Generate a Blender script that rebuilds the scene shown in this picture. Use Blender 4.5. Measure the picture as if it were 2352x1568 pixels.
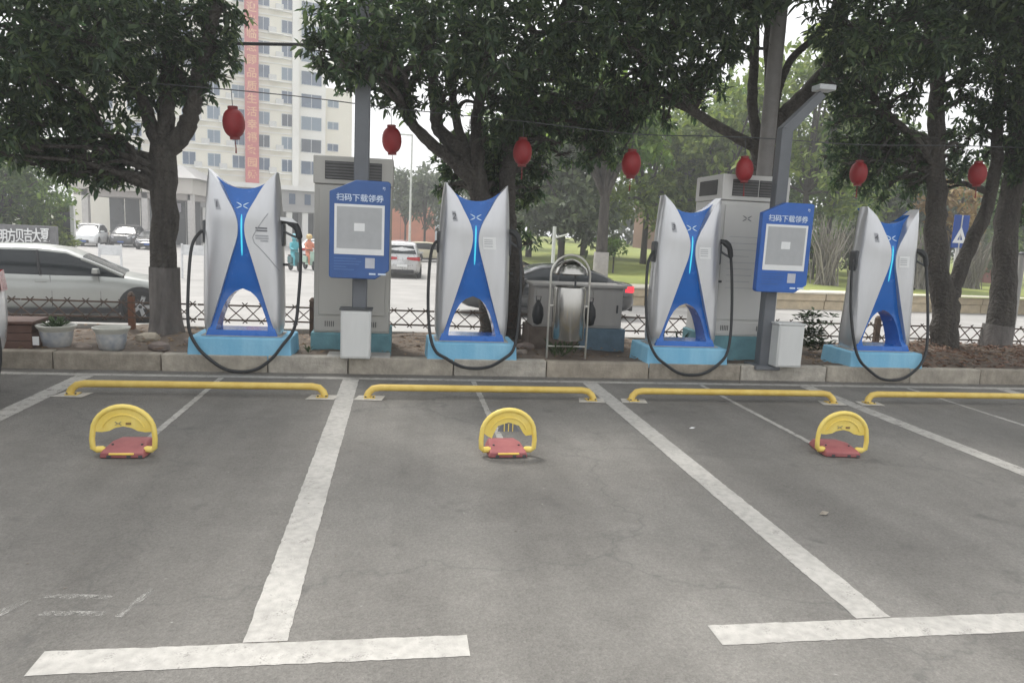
import bpy, bmesh, math, random
import numpy as np
from mathutils import Vector, Matrix
from mathutils.geometry import tessellate_polygon

random.seed(7); RNG = np.random.default_rng(11)
for o in list(bpy.data.objects): bpy.data.objects.remove(o)
SC = bpy.context.scene
COL = SC.collection

# ------------------------------------------------------------------ camera
CAM_POS = Vector((0.4634, -7.3409, 1.5560))
YAW, PITCH, ROLL, FPX = 0.1581, 0.1499, 0.0477, 1662.0      # focal length in 2352 px wide units
_f = Vector((math.sin(YAW)*math.cos(PITCH), math.cos(YAW)*math.cos(PITCH), -math.sin(PITCH)))
_r0 = Vector((math.cos(YAW), -math.sin(YAW), 0)); _u0 = _r0.cross(_f)
_r = _r0*math.cos(ROLL) + _u0*math.sin(ROLL); _u = -_r0*math.sin(ROLL) + _u0*math.cos(ROLL)
cam_data = bpy.data.cameras.new('camera'); cam = bpy.data.objects.new('camera', cam_data); COL.objects.link(cam)
cam_data.sensor_width = 36; cam_data.lens = FPX/2352*36; cam_data.clip_start = 0.05; cam_data.clip_end = 2000
cam.matrix_world = Matrix(((_r.x, _u.x, -_f.x, CAM_POS.x), (_r.y, _u.y, -_f.y, CAM_POS.y), (_r.z, _u.z, -_f.z, CAM_POS.z), (0, 0, 0, 1)))
SC.camera = cam

# ------------------------------------------------------------------ sky, sun, exposure
SUN_EL, SUN_AZ = math.radians(60), math.radians(-32)          # azimuth from +Y towards +X
w = bpy.data.worlds.new('World'); SC.world = w; w.use_nodes = True
nt = w.node_tree; bgn = nt.nodes['Background']
sky = nt.nodes.new('ShaderNodeTexSky'); sky.sky_type = 'NISHITA'; sky.sun_disc = False
sky.sun_elevation = SUN_EL; sky.sun_rotation = SUN_AZ; sky.dust_density = 6.0; sky.air_density = 1.0; sky.ozone_density = 1.0
hs = nt.nodes.new('ShaderNodeHueSaturation'); hs.inputs['Saturation'].default_value = 0.22
veil = nt.nodes.new('ShaderNodeMix'); veil.data_type = 'RGBA'; veil.inputs['Factor'].default_value = 0.72; veil.inputs['B'].default_value = (5.0, 5.05, 5.1, 1)   # even overcast layer
nt.links.new(sky.outputs[0], hs.inputs['Color']); nt.links.new(hs.outputs[0], veil.inputs['A']); nt.links.new(veil.outputs['Result'], bgn.inputs['Color'])
bgn.inputs['Strength'].default_value = 0.13
sun_d = bpy.data.lights.new('sun', 'SUN'); sun = bpy.data.objects.new('sun', sun_d); COL.objects.link(sun)
sun_d.energy = 1.5; sun_d.angle = math.radians(12); sun_d.color = (1.0, 0.96, 0.9)
_sd = Vector((math.sin(SUN_AZ)*math.cos(SUN_EL), math.cos(SUN_AZ)*math.cos(SUN_EL), math.sin(SUN_EL)))
sun.rotation_euler = _sd.to_track_quat('Z', 'Y').to_euler()
vs = SC.view_settings; vs.view_transform = 'Standard'; vs.look = 'None'; vs.gamma = 1; vs.use_curve_mapping = False
vs.exposure = 1.32

# ------------------------------------------------------------------ helpers
def at(x, y, Y):
    """point in the world seen at picture position x, y (2352 wide) on the vertical plane at depth Y"""
    d = _f + _r*((x-1176)/FPX) - _u*((y-784)/FPX)
    return CAM_POS + d*((Y-CAM_POS.y)/d.y)
def atz(x, y, z):
    d = _f + _r*((x-1176)/FPX) - _u*((y-784)/FPX)
    return CAM_POS + d*((z-CAM_POS.z)/d.z)
def lin(c):
    return c/12.92 if c <= 0.04045 else ((c+0.055)/1.055)**2.4
def hexc(h):
    h = h.lstrip('#'); return tuple(lin(int(h[i:i+2], 16)/255) for i in (0, 2, 4))
MATS = {}
def mat(name, col, rough=0.6, metal=0.0, var=0.12, scale=6.0, bump=0.0, bscale=None, coat=0.0, emit=None, spec=0.5, detail=6.0, col2=None, streak=False, bdist=0.02):
    """procedural material: noise-mottled colour, noise roughness, optional fine relief"""
    if name in MATS: return MATS[name]
    if isinstance(col, str): col = hexc(col)
    m = bpy.data.materials.new(name); m.use_nodes = True; t = m.node_tree; b = t.nodes['Principled BSDF']
    tc = t.nodes.new('ShaderNodeTexCoord'); n = t.nodes.new('ShaderNodeTexNoise')
    n.inputs['Scale'].default_value = scale; n.inputs['Detail'].default_value = detail; n.inputs['Roughness'].default_value = 0.65
    src = tc.outputs['Object']
    if streak:
        mp = t.nodes.new('ShaderNodeMapping'); mp.inputs['Scale'].default_value = (1, 1, 0.18); t.links.new(src, mp.inputs[0]); src = mp.outputs[0]
    t.links.new(src, n.inputs['Vector'])
    mx = t.nodes.new('ShaderNodeMix'); mx.data_type = 'RGBA'
    if col2 is None:
        a = tuple(max(0, c*(1-var)) for c in col); c2 = tuple(min(1, c*(1+var)) for c in col)
    else:
        a = col; c2 = hexc(col2) if isinstance(col2, str) else col2
    mx.inputs['A'].default_value = (*a, 1); mx.inputs['B'].default_value = (*c2, 1)
    rp = t.nodes.new('ShaderNodeMapRange'); rp.inputs['From Min'].default_value = 0.32; rp.inputs['From Max'].default_value = 0.68
    t.links.new(n.outputs[0], rp.inputs['Value']); t.links.new(rp.outputs[0], mx.inputs['Factor'])
    t.links.new(mx.outputs['Result'], b.inputs['Base Color'])
    rr = t.nodes.new('ShaderNodeMapRange'); rr.inputs['To Min'].default_value = max(0.03, rough-0.08); rr.inputs['To Max'].default_value = min(1, rough+0.1)
    t.links.new(n.outputs[0], rr.inputs['Value']); t.links.new(rr.outputs[0], b.inputs['Roughness'])
    b.inputs['Metallic'].default_value = metal; b.inputs['Specular IOR Level'].default_value = spec
    if coat: b.inputs['Coat Weight'].default_value = coat; b.inputs['Coat Roughness'].default_value = 0.08
    if bump:
        n2 = t.nodes.new('ShaderNodeTexNoise'); n2.inputs['Scale'].default_value = bscale or scale*6; n2.inputs['Detail'].default_value = 5
        t.links.new(tc.outputs['Object'], n2.inputs['Vector'])
        bp = t.nodes.new('ShaderNodeBump'); bp.inputs['Strength'].default_value = bump; bp.inputs['Distance'].default_value = bdist
        t.links.new(n2.outputs[0], bp.inputs['Height']); t.links.new(bp.outputs[0], b.inputs['Normal'])
    if emit:
        b.inputs['Emission Color'].default_value = (*hexc(emit[0]), 1); b.inputs['Emission Strength'].default_value = emit[1]
    MATS[name] = m
    return m

def thing(name, label, cat, loc=(0, 0, 0), rotz=0.0, group=None):
    o = bpy.data.objects.new(name, None); COL.objects.link(o); o.empty_display_size = 0.2
    o.location = loc; o.rotation_euler = (0, 0, rotz); o['label'] = label; o['category'] = cat
    if group: o['group'] = group
    return o
def tag(o, label=None, cat=None, group=None, kind=None):
    if label: o['label'] = label
    if cat: o['category'] = cat
    if group: o['group'] = group
    if kind: o['kind'] = kind
    return o
def link_mesh(name, me, m, parent=None, smooth=30, bevel=0.0):
    if m is not None and not me.materials: me.materials.append(m)
    if smooth:
        me.polygons.foreach_set('use_smooth', [True]*len(me.polygons))
        try: me.set_sharp_from_angle(angle=math.radians(smooth))
        except Exception: pass
    o = bpy.data.objects.new(name, me); COL.objects.link(o)
    if parent is not None: o.parent = parent
    if bevel:
        md = o.modifiers.new('bevel', 'BEVEL'); md.width = bevel; md.segments = 2; md.limit_method = 'ANGLE'; md.angle_limit = math.radians(40)
        md.harden_normals = False
    return o

class MB:
    def __init__(s): s.v = []; s.f = []
    def add(s, vs, fs):
        b = len(s.v); s.v += [tuple(p) for p in vs]; s.f += [tuple(i+b for i in f) for f in fs]; return s
    def box(s, x0, x1, y0, y1, z0, z1):
        return s.add([(x0, y0, z0), (x1, y0, z0), (x1, y1, z0), (x0, y1, z0), (x0, y0, z1), (x1, y0, z1), (x1, y1, z1), (x0, y1, z1)],
                     [(0, 3, 2, 1), (4, 5, 6, 7), (0, 1, 5, 4), (1, 2, 6, 5), (2, 3, 7, 6), (3, 0, 4, 7)])
    def loft(s, rings, cap=True, closed=True):
        n = len(rings[0]); vs = [p for r in rings for p in r]; fs = []
        for i in range(len(rings)-1):
            for j in range(n if closed else n-1):
                k = (j+1) % n
                fs.append((i*n+j, i*n+k, (i+1)*n+k, (i+1)*n+j))
        if cap and closed:
            fs.append(tuple(reversed(range(n)))); fs.append(tuple((len(rings)-1)*n+j for j in range(n)))
        return s.add(vs, fs)
    def tube(s, path, r, n=8, cap=True):
        path = [Vector(p) for p in path]; rs = r if isinstance(r, (list, tuple)) else [r]*len(path)
        rings = []; prev = None
        for i, p in enumerate(path):
            d = (path[min(i+1, len(path)-1)]-path[max(i-1, 0)]).normalized()
            if prev is None:
                a = Vector((0, 0, 1)) if abs(d.z) < 0.9 else Vector((1, 0, 0)); a = (a-d*a.dot(d)).normalized()
            else: a = (prev-d*prev.dot(d)).normalized()
            prev = a; b = d.cross(a)
            rings.append([p+(a*math.cos(2*math.pi*k/n)+b*math.sin(2*math.pi*k/n))*rs[i] for k in range(n)])
        return s.loft(rings, cap)
    def lathe(s, prof, n=20, c=(0, 0, 0), cap=True):
        return s.loft([[(c[0]+r*math.cos(2*math.pi*k/n), c[1]+r*math.sin(2*math.pi*k/n), c[2]+z) for k in range(n)] for r, z in prof], cap)
    def cyl(s, p, q, r, n=16): return s.tube([p, q], r, n)
    def prism(s, outline, holes=(), y0=0.0, y1=0.02):
        """polygon in x,z with holes, thickness along y (y0 is the front)"""
        loops = [list(outline)]+[list(h) for h in holes]
        flat = [p for l in loops for p in l]
        tris = tessellate_polygon([[Vector((p[0], p[1], 0)) for p in l] for l in loops]); N = len(flat)
        vs = [(p[0], y0, p[1]) for p in flat]+[(p[0], y1, p[1]) for p in flat]; fs = []
        for t in tris:
            a, b, c = (flat[i] for i in t)
            ccw = (b[0]-a[0])*(c[1]-a[1])-(b[1]-a[1])*(c[0]-a[0]) > 0
            t = tuple(t) if ccw else tuple(reversed(t))
            fs.append(t); fs.append(tuple(i+N for i in reversed(t)))
        b0 = 0
        for l in loops:
            n = len(l)
            for i in range(n):
                j = (i+1) % n; fs.append((b0+i, b0+N+i, b0+N+j, b0+j))
            b0 += n
        return s.add(vs, fs)
    def mesh(s, name):
        me = bpy.data.meshes.new(name); me.from_pydata(s.v, [], s.f); me.validate()
        bm = bmesh.new(); bm.from_mesh(me); bmesh.ops.recalc_face_normals(bm, faces=bm.faces); bm.to_mesh(me); bm.free()
        return me
    def build(s, name, m, parent=None, smooth=30, bevel=0.0): return link_mesh(name, s.mesh(name), m, parent, smooth, bevel)
def boxo(name, m, parent, x0, x1, y0, y1, z0, z1, bevel=0.006):
    return MB().box(x0, x1, y0, y1, z0, z1).build(name, m, parent, bevel=bevel)
def tube_path(pts, sub=8):
    """Catmull-Rom through points"""
    P = [Vector(p) for p in pts]; out = []
    for i in range(len(P)-1):
        p0, p1, p2, p3 = P[max(i-1, 0)], P[i], P[i+1], P[min(i+2, len(P)-1)]
        for k in range(sub):
            t = k/sub
            out.append(0.5*((2*p1)+(p2-p0)*t+(2*p0-5*p1+4*p2-p3)*t*t+(3*p1-p0-3*p2+p3)*t**3))
    out.append(P[-1]); return out
def text_mesh(body, size, m, parent, loc, rot=(math.pi/2, 0, 0), name='lettering', align='CENTER', ext=0.0015, label=None, sx=1.0):
    cu = bpy.data.curves.new(name, 'FONT'); cu.body = body; cu.size = size; cu.align_x = align; cu.align_y = 'CENTER'; cu.extrude = ext; cu.offset = size*0.012
    to = bpy.data.objects.new('tmp_text', cu); COL.objects.link(to)
    dg = bpy.context.evaluated_depsgraph_get(); me = bpy.data.meshes.new_from_object(to.evaluated_get(dg)); bpy.data.objects.remove(to)
    me.materials.clear()
    o = link_mesh(name, me, m, parent, smooth=0); o.location = loc; o.rotation_euler = rot; o.scale = (sx, 1, 1)
    if label: o['label'] = label
    return o
def interp(x, xs, ys): return float(np.interp(x, xs, ys))

# ------------------------------------------------------------------ ground materials
def asphalt_material():
    m = bpy.data.materials.new('asphalt'); m.use_nodes = True; t = m.node_tree; N = t.nodes; L = t.links; b = N['Principled BSDF']
    tc = N.new('ShaderNodeTexCoord')
    def noise(sc, det, ro=0.6, vec=None):
        n = N.new('ShaderNodeTexNoise'); n.inputs['Scale'].default_value = sc; n.inputs['Detail'].default_value = det; n.inputs['Roughness'].default_value = ro
        L.new(vec or tc.outputs['Object'], n.inputs['Vector']); return n
    big = noise(0.55, 5, 0.6); mid = noise(5.0, 6, 0.7); fine = noise(140, 3, 0.7)
    vor = N.new('ShaderNodeTexVoronoi'); vor.inputs['Scale'].default_value = 95; L.new(tc.outputs['Object'], vor.inputs['Vector'])
    r1 = N.new('ShaderNodeValToRGB'); e = r1.color_ramp.elements
    e[0].position = 0.3; e[0].color = (0.155, 0.148, 0.137, 1); e[1].position = 0.72; e[1].color = (0.215, 0.207, 0.192, 1)
    L.new(big.outputs[0], r1.inputs[0])
    def mixc(a, bcol, fac, mode='MULTIPLY', f=1.0):
        x = N.new('ShaderNodeMix'); x.data_type = 'RGBA'; x.blend_type = mode
        if isinstance(fac, float): x.inputs['Factor'].default_value = fac
        else: L.new(fac, x.inputs['Factor'])
        L.new(a, x.inputs['A'])
        if isinstance(bcol, tuple): x.inputs['B'].default_value = (*bcol, 1)
        else: L.new(bcol, x.inputs['B'])
        return x.outputs['Result']
    def ramp(src, p0, c0, p1, c1):
        r = N.new('ShaderNodeValToRGB'); e = r.color_ramp.elements; e[0].position = p0; e[0].color = (c0, c0, c0, 1); e[1].position = p1; e[1].color = (c1, c1, c1, 1)
        L.new(src, r.inputs[0]); return r.outputs[0]
    c = mixc(r1.outputs[0], ramp(mid.outputs[0], 0.35, 0.90, 0.7, 1.07), 1.0)
    c = mixc(c, ramp(fine.outputs[0], 0.3, 0.84, 0.7, 1.14), 1.0)
    c = mixc(c, ramp(vor.outputs['Color'], 0.0, 0.86, 1.0, 1.14), 0.9)
    gr = noise(48, 2, 0.6); c = mixc(c, ramp(gr.outputs[0], 0.35, 0.93, 0.68, 1.07), 1.0)
    # tyre-polished tracks running along the bays
    mpt = N.new('ShaderNodeMapping'); mpt.inputs['Scale'].default_value = (1.6, 0.13, 1); L.new(tc.outputs['Object'], mpt.inputs[0]); tk = noise(1.0, 4, 0.55, mpt.outputs[0])
    c = mixc(c, ramp(tk.outputs[0], 0.36, 0.84, 0.64, 1.08), 1.0)
    # oil spots and pale dust flecks
    sp = noise(3.1, 3, 0.55); c = mixc(c, (0.10, 0.097, 0.092), ramp(sp.outputs[0], 0.64, 0.0, 0.73, 0.6), 'MIX')
    fl = noise(17, 2, 0.5); c = mixc(c, (0.42, 0.41, 0.39), ramp(fl.outputs[0], 0.745, 0.0, 0.79, 0.5), 'MIX')
    # fine cracks
    mpn = N.new('ShaderNodeTexVoronoi'); mpn.feature = 'DISTANCE_TO_EDGE'; mpn.inputs['Scale'].default_value = 0.33
    wv = N.new('ShaderNodeVectorMath'); wv.operation = 'ADD'; wn = noise(1.6, 4); sc2 = N.new('ShaderNodeVectorMath'); sc2.operation = 'SCALE'; sc2.inputs['Scale'].default_value = 0.8
    L.new(wn.outputs['Color'], sc2.inputs[0]); L.new(tc.outputs['Object'], wv.inputs[0]); L.new(sc2.outputs[0], wv.inputs[1]); L.new(wv.outputs[0], mpn.inputs['Vector'])
    c = mixc(c, (0.10, 0.10, 0.095), ramp(mpn.outputs['Distance'], 0.0, 0.45, 0.005, 0.0), 'MIX')
    L.new(c, b.inputs['Base Color']); b.inputs['Roughness'].default_value = 0.88; b.inputs['Specular IOR Level'].default_value = 0.3
    bp = N.new('ShaderNodeBump'); bp.inputs['Strength'].default_value = 0.55; bp.inputs['Distance'].default_value = 0.006
    ad = N.new('ShaderNodeMath'); ad.operation = 'ADD'; L.new(fine.outputs[0], ad.inputs[0]); L.new(vor.outputs['Distance'], ad.inputs[1])
    L.new(ad.outputs[0], bp.inputs['Height']); L.new(bp.outputs[0], b.inputs['Normal'])
    return m
def paint_material(name, col, wear0, wear1, under=(0.2, 0.195, 0.185)):
    m = bpy.data.materials.new(name); m.use_nodes = True; t = m.node_tree; N = t.nodes; L = t.links; b = N['Principled BSDF']
    tc = N.new('ShaderNodeTexCoord')
    n = N.new('ShaderNodeTexNoise'); n.inputs['Scale'].default_value = 9; n.inputs['Detail'].default_value = 8; n.inputs['Roughness'].default_value = 0.75
    n2 = N.new('ShaderNodeTexNoise'); n2.inputs['Scale'].default_value = 130; n2.inputs['Detail'].default_value = 3
    n3 = N.new('ShaderNodeTexNoise'); n3.inputs['Scale'].default_value = 1.7; n3.inputs['Detail'].default_value = 4
    for q in (n, n2, n3): L.new(tc.outputs['Object'], q.inputs['Vector'])
    a = N.new('ShaderNodeMath'); a.operation = 'MULTIPLY_ADD'; a.inputs[1].default_value = 0.45; L.new(n2.outputs[0], a.inputs[0]); L.new(n.outputs[0], a.inputs[2])
    r = N.new('ShaderNodeMapRange'); r.inputs['From Min'].default_value = wear0; r.inputs['From Max'].default_value = wear1; L.new(a.outputs[0], r.inputs['Value'])
    d = N.new('ShaderNodeMix'); d.data_type = 'RGBA'; d.inputs['A'].default_value = (*[c*0.66 for c in col], 1); d.inputs['B'].default_value = (*col, 1)
    rd = N.new('ShaderNodeMapRange'); rd.inputs['From Min'].default_value = 0.35; rd.inputs['From Max'].default_value = 0.6; mm = N.new('ShaderNodeMath'); mm.operation = 'MULTIPLY_ADD'; mm.inputs[1].default_value = .5; nq = N.new('ShaderNodeTexNoise'); nq.inputs['Scale'].default_value = 22; nq.inputs['Detail'].default_value = 5; L.new(tc.outputs['Object'], nq.inputs['Vector']); mh = N.new('ShaderNodeMath'); mh.operation = 'MULTIPLY'; mh.inputs[1].default_value = .5; L.new(nq.outputs[0], mh.inputs[0]); L.new(n3.outputs[0], mm.inputs[0]); L.new(mh.outputs[0], mm.inputs[2]); L.new(mm.outputs[0], rd.inputs['Value']); L.new(rd.outputs[0], d.inputs['Factor'])
    L.new(d.outputs['Result'], b.inputs['Base Color']); b.inputs['Roughness'].default_value = 0.75
    tp = N.new('ShaderNodeBsdfTransparent'); ms = N.new('ShaderNodeMixShader'); L.new(r.outputs[0], ms.inputs[0]); L.new(b.outputs[0], ms.inputs[1]); L.new(tp.outputs[0], ms.inputs[2]); L.new(ms.outputs[0], N['Material Output'].inputs['Surface'])
    bp = N.new('ShaderNodeBump'); bp.inputs['Strength'].default_value = 0.4; bp.inputs['Distance'].default_value = 0.005; L.new(n2.outputs[0], bp.inputs['Height']); L.new(bp.outputs[0], b.inputs['Normal'])
    MATS[name] = m; return m
M_ASPH = asphalt_material()
M_LINE = paint_material('line_paint', (0.47, 0.455, 0.425), 0.80, 1.12)
M_OLD = paint_material('old_line_paint', (0.43, 0.415, 0.385), 0.74, 1.04)
M_GHOST = paint_material('faded_paint', (0.40, 0.39, 0.365), 0.58, 0.80)
M_KERB = mat('kerb_stone', (0.33, 0.30, 0.26), 0.85, var=0.32, scale=4.5, bump=0.35, bscale=40)
M_SOIL = mat('soil', (0.085, 0.066, 0.05), 0.95, col2=(0.17, 0.135, 0.105), scale=5, bump=0.9, bscale=30)
M_ROAD = mat('road_concrete', (0.31, 0.302, 0.29), 0.85, var=0.16, scale=0.8, bump=0.1, bscale=30)
M_LAWN = mat('lawn_grass', (0.15, 0.19, 0.045), 0.9, col2=(0.26, 0.285, 0.07), scale=0.35, bump=0.6, bscale=14)
M_CONC = mat('concrete', (0.36, 0.35, 0.33), 0.85, var=0.2, scale=5, bump=0.25, bscale=50)
M_TAN = mat('tan_stone', (0.46, 0.38, 0.26), 0.85, var=0.2, scale=2.5, bump=0.25, bscale=30)

def sheet(name, pts, m, zfun=None, nx=1, ny=1):
    """quad (x0,x1,y0,y1) grid"""
    x0, x1, y0, y1, z = pts; mb = MB(); vs = []; fs = []
    for j in range(ny+1):
        for i in range(nx+1):
            x = x0+(x1-x0)*i/nx; y = y0+(y1-y0)*j/ny; vs.append((x, y, z if zfun is None else zfun(x, y)))
    for j in range(ny):
        for i in range(nx): a = j*(nx+1)+i; fs.append((a, a+1, a+nx+2, a+nx+1))
    return mb.add(vs, fs).build(name, m, smooth=60)

tag(sheet('ground', (-600, 600, -300, 900, -2.2), mat('far_ground', (0.16, 0.17, 0.09), 0.95, var=0.25, scale=0.05)), kind='structure')
lot = tag(sheet('parking_lot', (-45, 45, -30, 0.36, 0.0), M_ASPH), kind='structure')
def roadz(x, y): return -0.70-0.0065*max(0, y-8)
road = tag(sheet('road', (-110, 110, 2.45, 120, 0), M_ROAD, roadz, 8, 30), kind='structure')

# painted markings, each a thin worn sheet 4 mm over the asphalt
def mark(name, pts, m, z=0.002):
    cx = sum(p[0] for p in pts)/len(pts); cy = sum(p[1] for p in pts)/len(pts)
    o = MB().add([(p[0]-cx, p[1]-cy, z) for p in pts], [tuple(range(len(pts)))]).build(name, m, lot, smooth=0); o.location = (cx, cy, 0); return o
def rect_mark(name, x0, x1, y0, y1, m, z=0.002, n=14, wob=0.003):
    """painted strip with slightly ragged long edges"""
    horiz = (x1-x0) > (y1-y0); a = []; b = []
    if horiz:
        n = max(n, int((x1-x0)/0.03))
        for i in range(n+1):
            x = x0+(x1-x0)*i/n; a.append((x, y0+random.uniform(-wob, wob))); b.append((x, y1+random.uniform(-wob, wob)))
    else:
        n = max(n, int((y1-y0)/0.03))
        for i in range(n+1):
            y = y0+(y1-y0)*i/n; a.append((x1+random.uniform(-wob, wob), y)); b.append((x0+random.uniform(-wob, wob), y))
    return mark(name, a+b[::-1], m, z)
rect_mark('back_line', -9.0, 13.0, 0.02, 0.125, M_OLD)
for k in range(-3, 6):
    x = 2.5*k
    rect_mark('bay_line', x-0.08, x+0.08, -4.735, 0.015, M_LINE if k in (0, 1) else M_OLD)
    rect_mark('end_bar', x-0.755, x+0.755, -4.885, -4.742, M_LINE)
    rect_mark('guide_line', x+1.225, x+1.275, -2.35 if k > -2 else -2.3, 0.015, M_OLD, wob=0.004)
# ghosts of an older painted bay number, lower left
for (x0, y0, x1, y1, wd) in [(-1.02, -4.28, -0.62, -4.34, 0.05), (-1.0, -4.45, -0.6, -4.5, 0.04), (-0.56, -4.62, -0.44, -4.36, 0.045), (-0.40, -4.33, -0.12, -4.36, 0.035), (-0.34, -4.47, -0.10, -4.49, 0.035), (-0.04, -4.52, 0.02, -4.30, 0.03)]:
    d = Vector((x1-x0, y1-y0, 0)).normalized(); nrm = Vector((-d.y, d.x, 0))*wd/2
    mark('faded_stroke', [(x0-nrm.x-0.55, y0-nrm.y), (x1-nrm.x-0.55, y1-nrm.y), (x1+nrm.x-0.55, y1+nrm.y), (x0+nrm.x-0.55, y0+nrm.y)], M_GHOST)

# kerb: separate stones with open joints
kerb = bpy.data.objects.new('kerb', None); COL.objects.link(kerb); kerb['kind'] = 'structure'
kx = -12.0; ksh = {}
stone_cols = [mat('kerb_stone_%d' % i, c, 0.88, var=0.3, scale=5+i, bump=0.4, bscale=45) for i, c in enumerate([(0.30, 0.265, 0.215), (0.34, 0.31, 0.26), (0.37, 0.345, 0.30), (0.28, 0.25, 0.205)])]
joints = [-1.9, -0.86, -0.05, 1.06, 2.08, 3.25, 4.35, 5.42, 6.5, 7.45]
edges = [-12+1.01*i for i in range(10)]+joints+[7.45+1.02*i for i in range(1, 9)]
edges = sorted(edges)
for a, b in zip(edges[:-1], edges[1:]):
    if b-a < 0.3: continue
    dz = random.uniform(-0.006, 0.006); dy = random.uniform(-0.006, 0.006)
    o = MB().box(-(b-a)/2+0.005, (b-a)/2-0.005, 0, 0.13, -0.05, 0.175+dz).build('kerb_stone', random.choice(stone_cols if a > -1 else stone_cols[:2]+stone_cols[3:]), kerb, bevel=0.012)
    o.location = ((a+b)/2, 0.305+dy, 0); o.rotation_euler.z = random.uniform(-0.003, 0.003)
# planting strip: uneven bare soil with a concrete back edge
def soilz(x, y):
    s = 0.14+0.02*math.sin(x*2.3+y*3)+0.018*math.sin(x*5.1-y*4.2)
    if x > 6.6: s += 0.07*min(1, (x-6.6)/1.0)*max(0, min(1, (y-0.5)/0.6))
    return s+random.uniform(-0.008, 0.008)
tag(sheet('planting_strip', (-14, 16, 0.40, 2.42, 0), M_SOIL, soilz, 240, 22), kind='structure')
rw = boxo('retaining_wall', M_CONC, None, -14, 16, 2.36, 2.5, -1.2, 0.17, 0.01); tag(rw, 'low concrete retaining edge behind the lattice fence', 'wall')

# lawn plateau beyond the road with a two-course tan stone wall
def lawnz(x, y): return -0.12+0.012*(y-17)+0.25*math.sin(x*0.11)*min(1, (y-17)/20)
tag(sheet('lawn', (6.6, 120, 17.6, 110, 0), M_LAWN, lambda x, y: lawnz(x, y) if y > 18 else -0.12, 24, 24), kind='structure')
pw = thing('stone_wall', 'low tan stone wall along the far side of the road below the lawn', 'wall', (0, 0, 0))
sx = 6.5; i = 0
while sx < 46:
    L = 2.4
    y = 16.6+(sx-8)*0.10; d = math.atan(0.10)
    for (z0, z1, pro) in ((-0.95, -0.43, 0.0), (-0.425, -0.17, -0.06)):
        o = MB().box(0.012, L-0.012, pro, 1.4, z0, z1).build('stone_block', M_TAN, pw, bevel=0.02); o.location = (sx, y, random.uniform(-0.01, 0.01)); o.rotation_euler.z = d
    o = MB().box(0, L, -0.14, 1.3, -0.165, -0.10).build('coping', mat('pale_coping', (0.62, 0.58, 0.48), 0.8, var=0.1), pw, bevel=0.01); o.location = (sx, y, random.uniform(-0.004, 0.004)); o.rotation_euler.z = d
    sx += L
# left edge of the lawn plateau
o = MB().box(0, 0.3, 0, 60, -1.5, -0.1).build('side_edging', M_TAN, pw); o.location = (6.4, 16.6, 0)

# leaf litter and crumbs of soil on the strip
def litter(name, n, xr, yr, m, size, zf, label, cat):
    X = RNG.uniform(*xr, n); Y = RNG.uniform(*yr, n); A = RNG.uniform(0, 6.28, n); S = RNG.uniform(0.5, 1, n)*size; T = RNG.uniform(-0.5, 0.5, n)
    vs = []; fs = []
    for x, y, a, s, t in zip(X, Y, A, S, T):
        c, d = math.cos(a), math.sin(a); z = zf(x, y)+0.012; b = len(vs)
        vs += [(x-c*s, y-d*s, z), (x-d*s*.4, y+c*s*.4, z+s*.25+t*s*.3), (x+c*s, y+d*s, z+t*s*.5), (x+d*s*.4, y-c*s*.4, z+s*.25-t*s*.2)]
        fs.append((b, b+1, b+2, b+3))
    return tag(MB().add(vs, fs).build(name, m, smooth=0), label, cat, kind='stuff')
litter('dry_leaves', 1500, (-6, 11), (0.5, 2.3), mat('dry_leaf', (0.15, 0.085, 0.045), 0.8, col2=(0.28, 0.2, 0.12), scale=2), 0.045, lambda x, y: 0.16+(0.07 if x > 7 else 0), 'brown dry leaves scattered over the soil strip', 'leaves')
litter('leaf_crumbs', 2600, (6.4, 12), (0.45, 2.3), mat('rust_leaf', (0.13, 0.07, 0.045), 0.85, col2=(0.22, 0.13, 0.09), scale=3), 0.05, lambda x, y: soilz(x, y)+0.01, 'reddish brown leaf litter heaped below the right-hand trees', 'leaves')

# ------------------------------------------------------------------ charging posts
M_SILVER = mat('silver_shell', (0.56, 0.565, 0.58), 0.30, metal=0.65, var=0.07, scale=4, coat=0.25, streak=True)
M_BLUE = mat('charger_blue', (0.003, 0.12, 0.47), 0.25, var=0.10, scale=3, coat=0.5, spec=.4)
M_BLACK = mat('black_rubber', (0.022, 0.024, 0.026), 0.55, var=0.2, scale=20)
M_DGREY = mat('dark_grey_plastic', (0.06, 0.065, 0.07), 0.5, var=0.15)
M_CYAN = mat('cyan_light_strip', (0.05, 0.3, 0.4), 0.3, emit=('#3cc0dc', 0.42))
M_LOGO = mat('logo_pale_blue', (0.62, 0.80, 0.95), 0.4, var=0.03)
M_PAPER = mat('white_paper', (0.76, 0.77, 0.77), 0.6, var=0.03)
M_INK = mat('grey_ink', (0.16, 0.165, 0.18), 0.6, var=0.1)
M_INKL = mat('light_grey_ink', (0.36, 0.37, 0.39), 0.6, var=0.1)
M_PLINTH = mat('sky_blue_paint', (0.15, 0.41, 0.62), 0.8, var=0.0, col2=(0.28, 0.55, 0.72), scale=4.5, bump=0.2, bscale=30, streak=True)
M_PLINTHD = mat('teal_paint', (0.13, 0.27, 0.31), 0.85, var=0.25, scale=4, bump=0.2, bscale=30)
ZG = [0.0, 0.09, 0.25, 0.48, 0.62, 0.75, 0.85, 0.93, 1.00, 1.06, 1.12, 1.18, 1.25, 1.31, 1.37, 1.44, 1.51, 1.57, 1.60, 1.625]
GP = [.345, .313, .262, .190, .148, .109, .078, .052, .036, .031, .033, .047, .078, .112, .147, .183, .228, .280, .309, .332]
def halfgap(z): return interp(z, ZG, GP)
def outer(z): return interp(z, [0, .1, .3, .6, 1.0, 1.3, 1.5, 1.625], [.375, .398, .408, .405, .394, .378, .362, .342])
def ztop(x): return 1.452+0.165*(abs(x)/.332)**2.1
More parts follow.
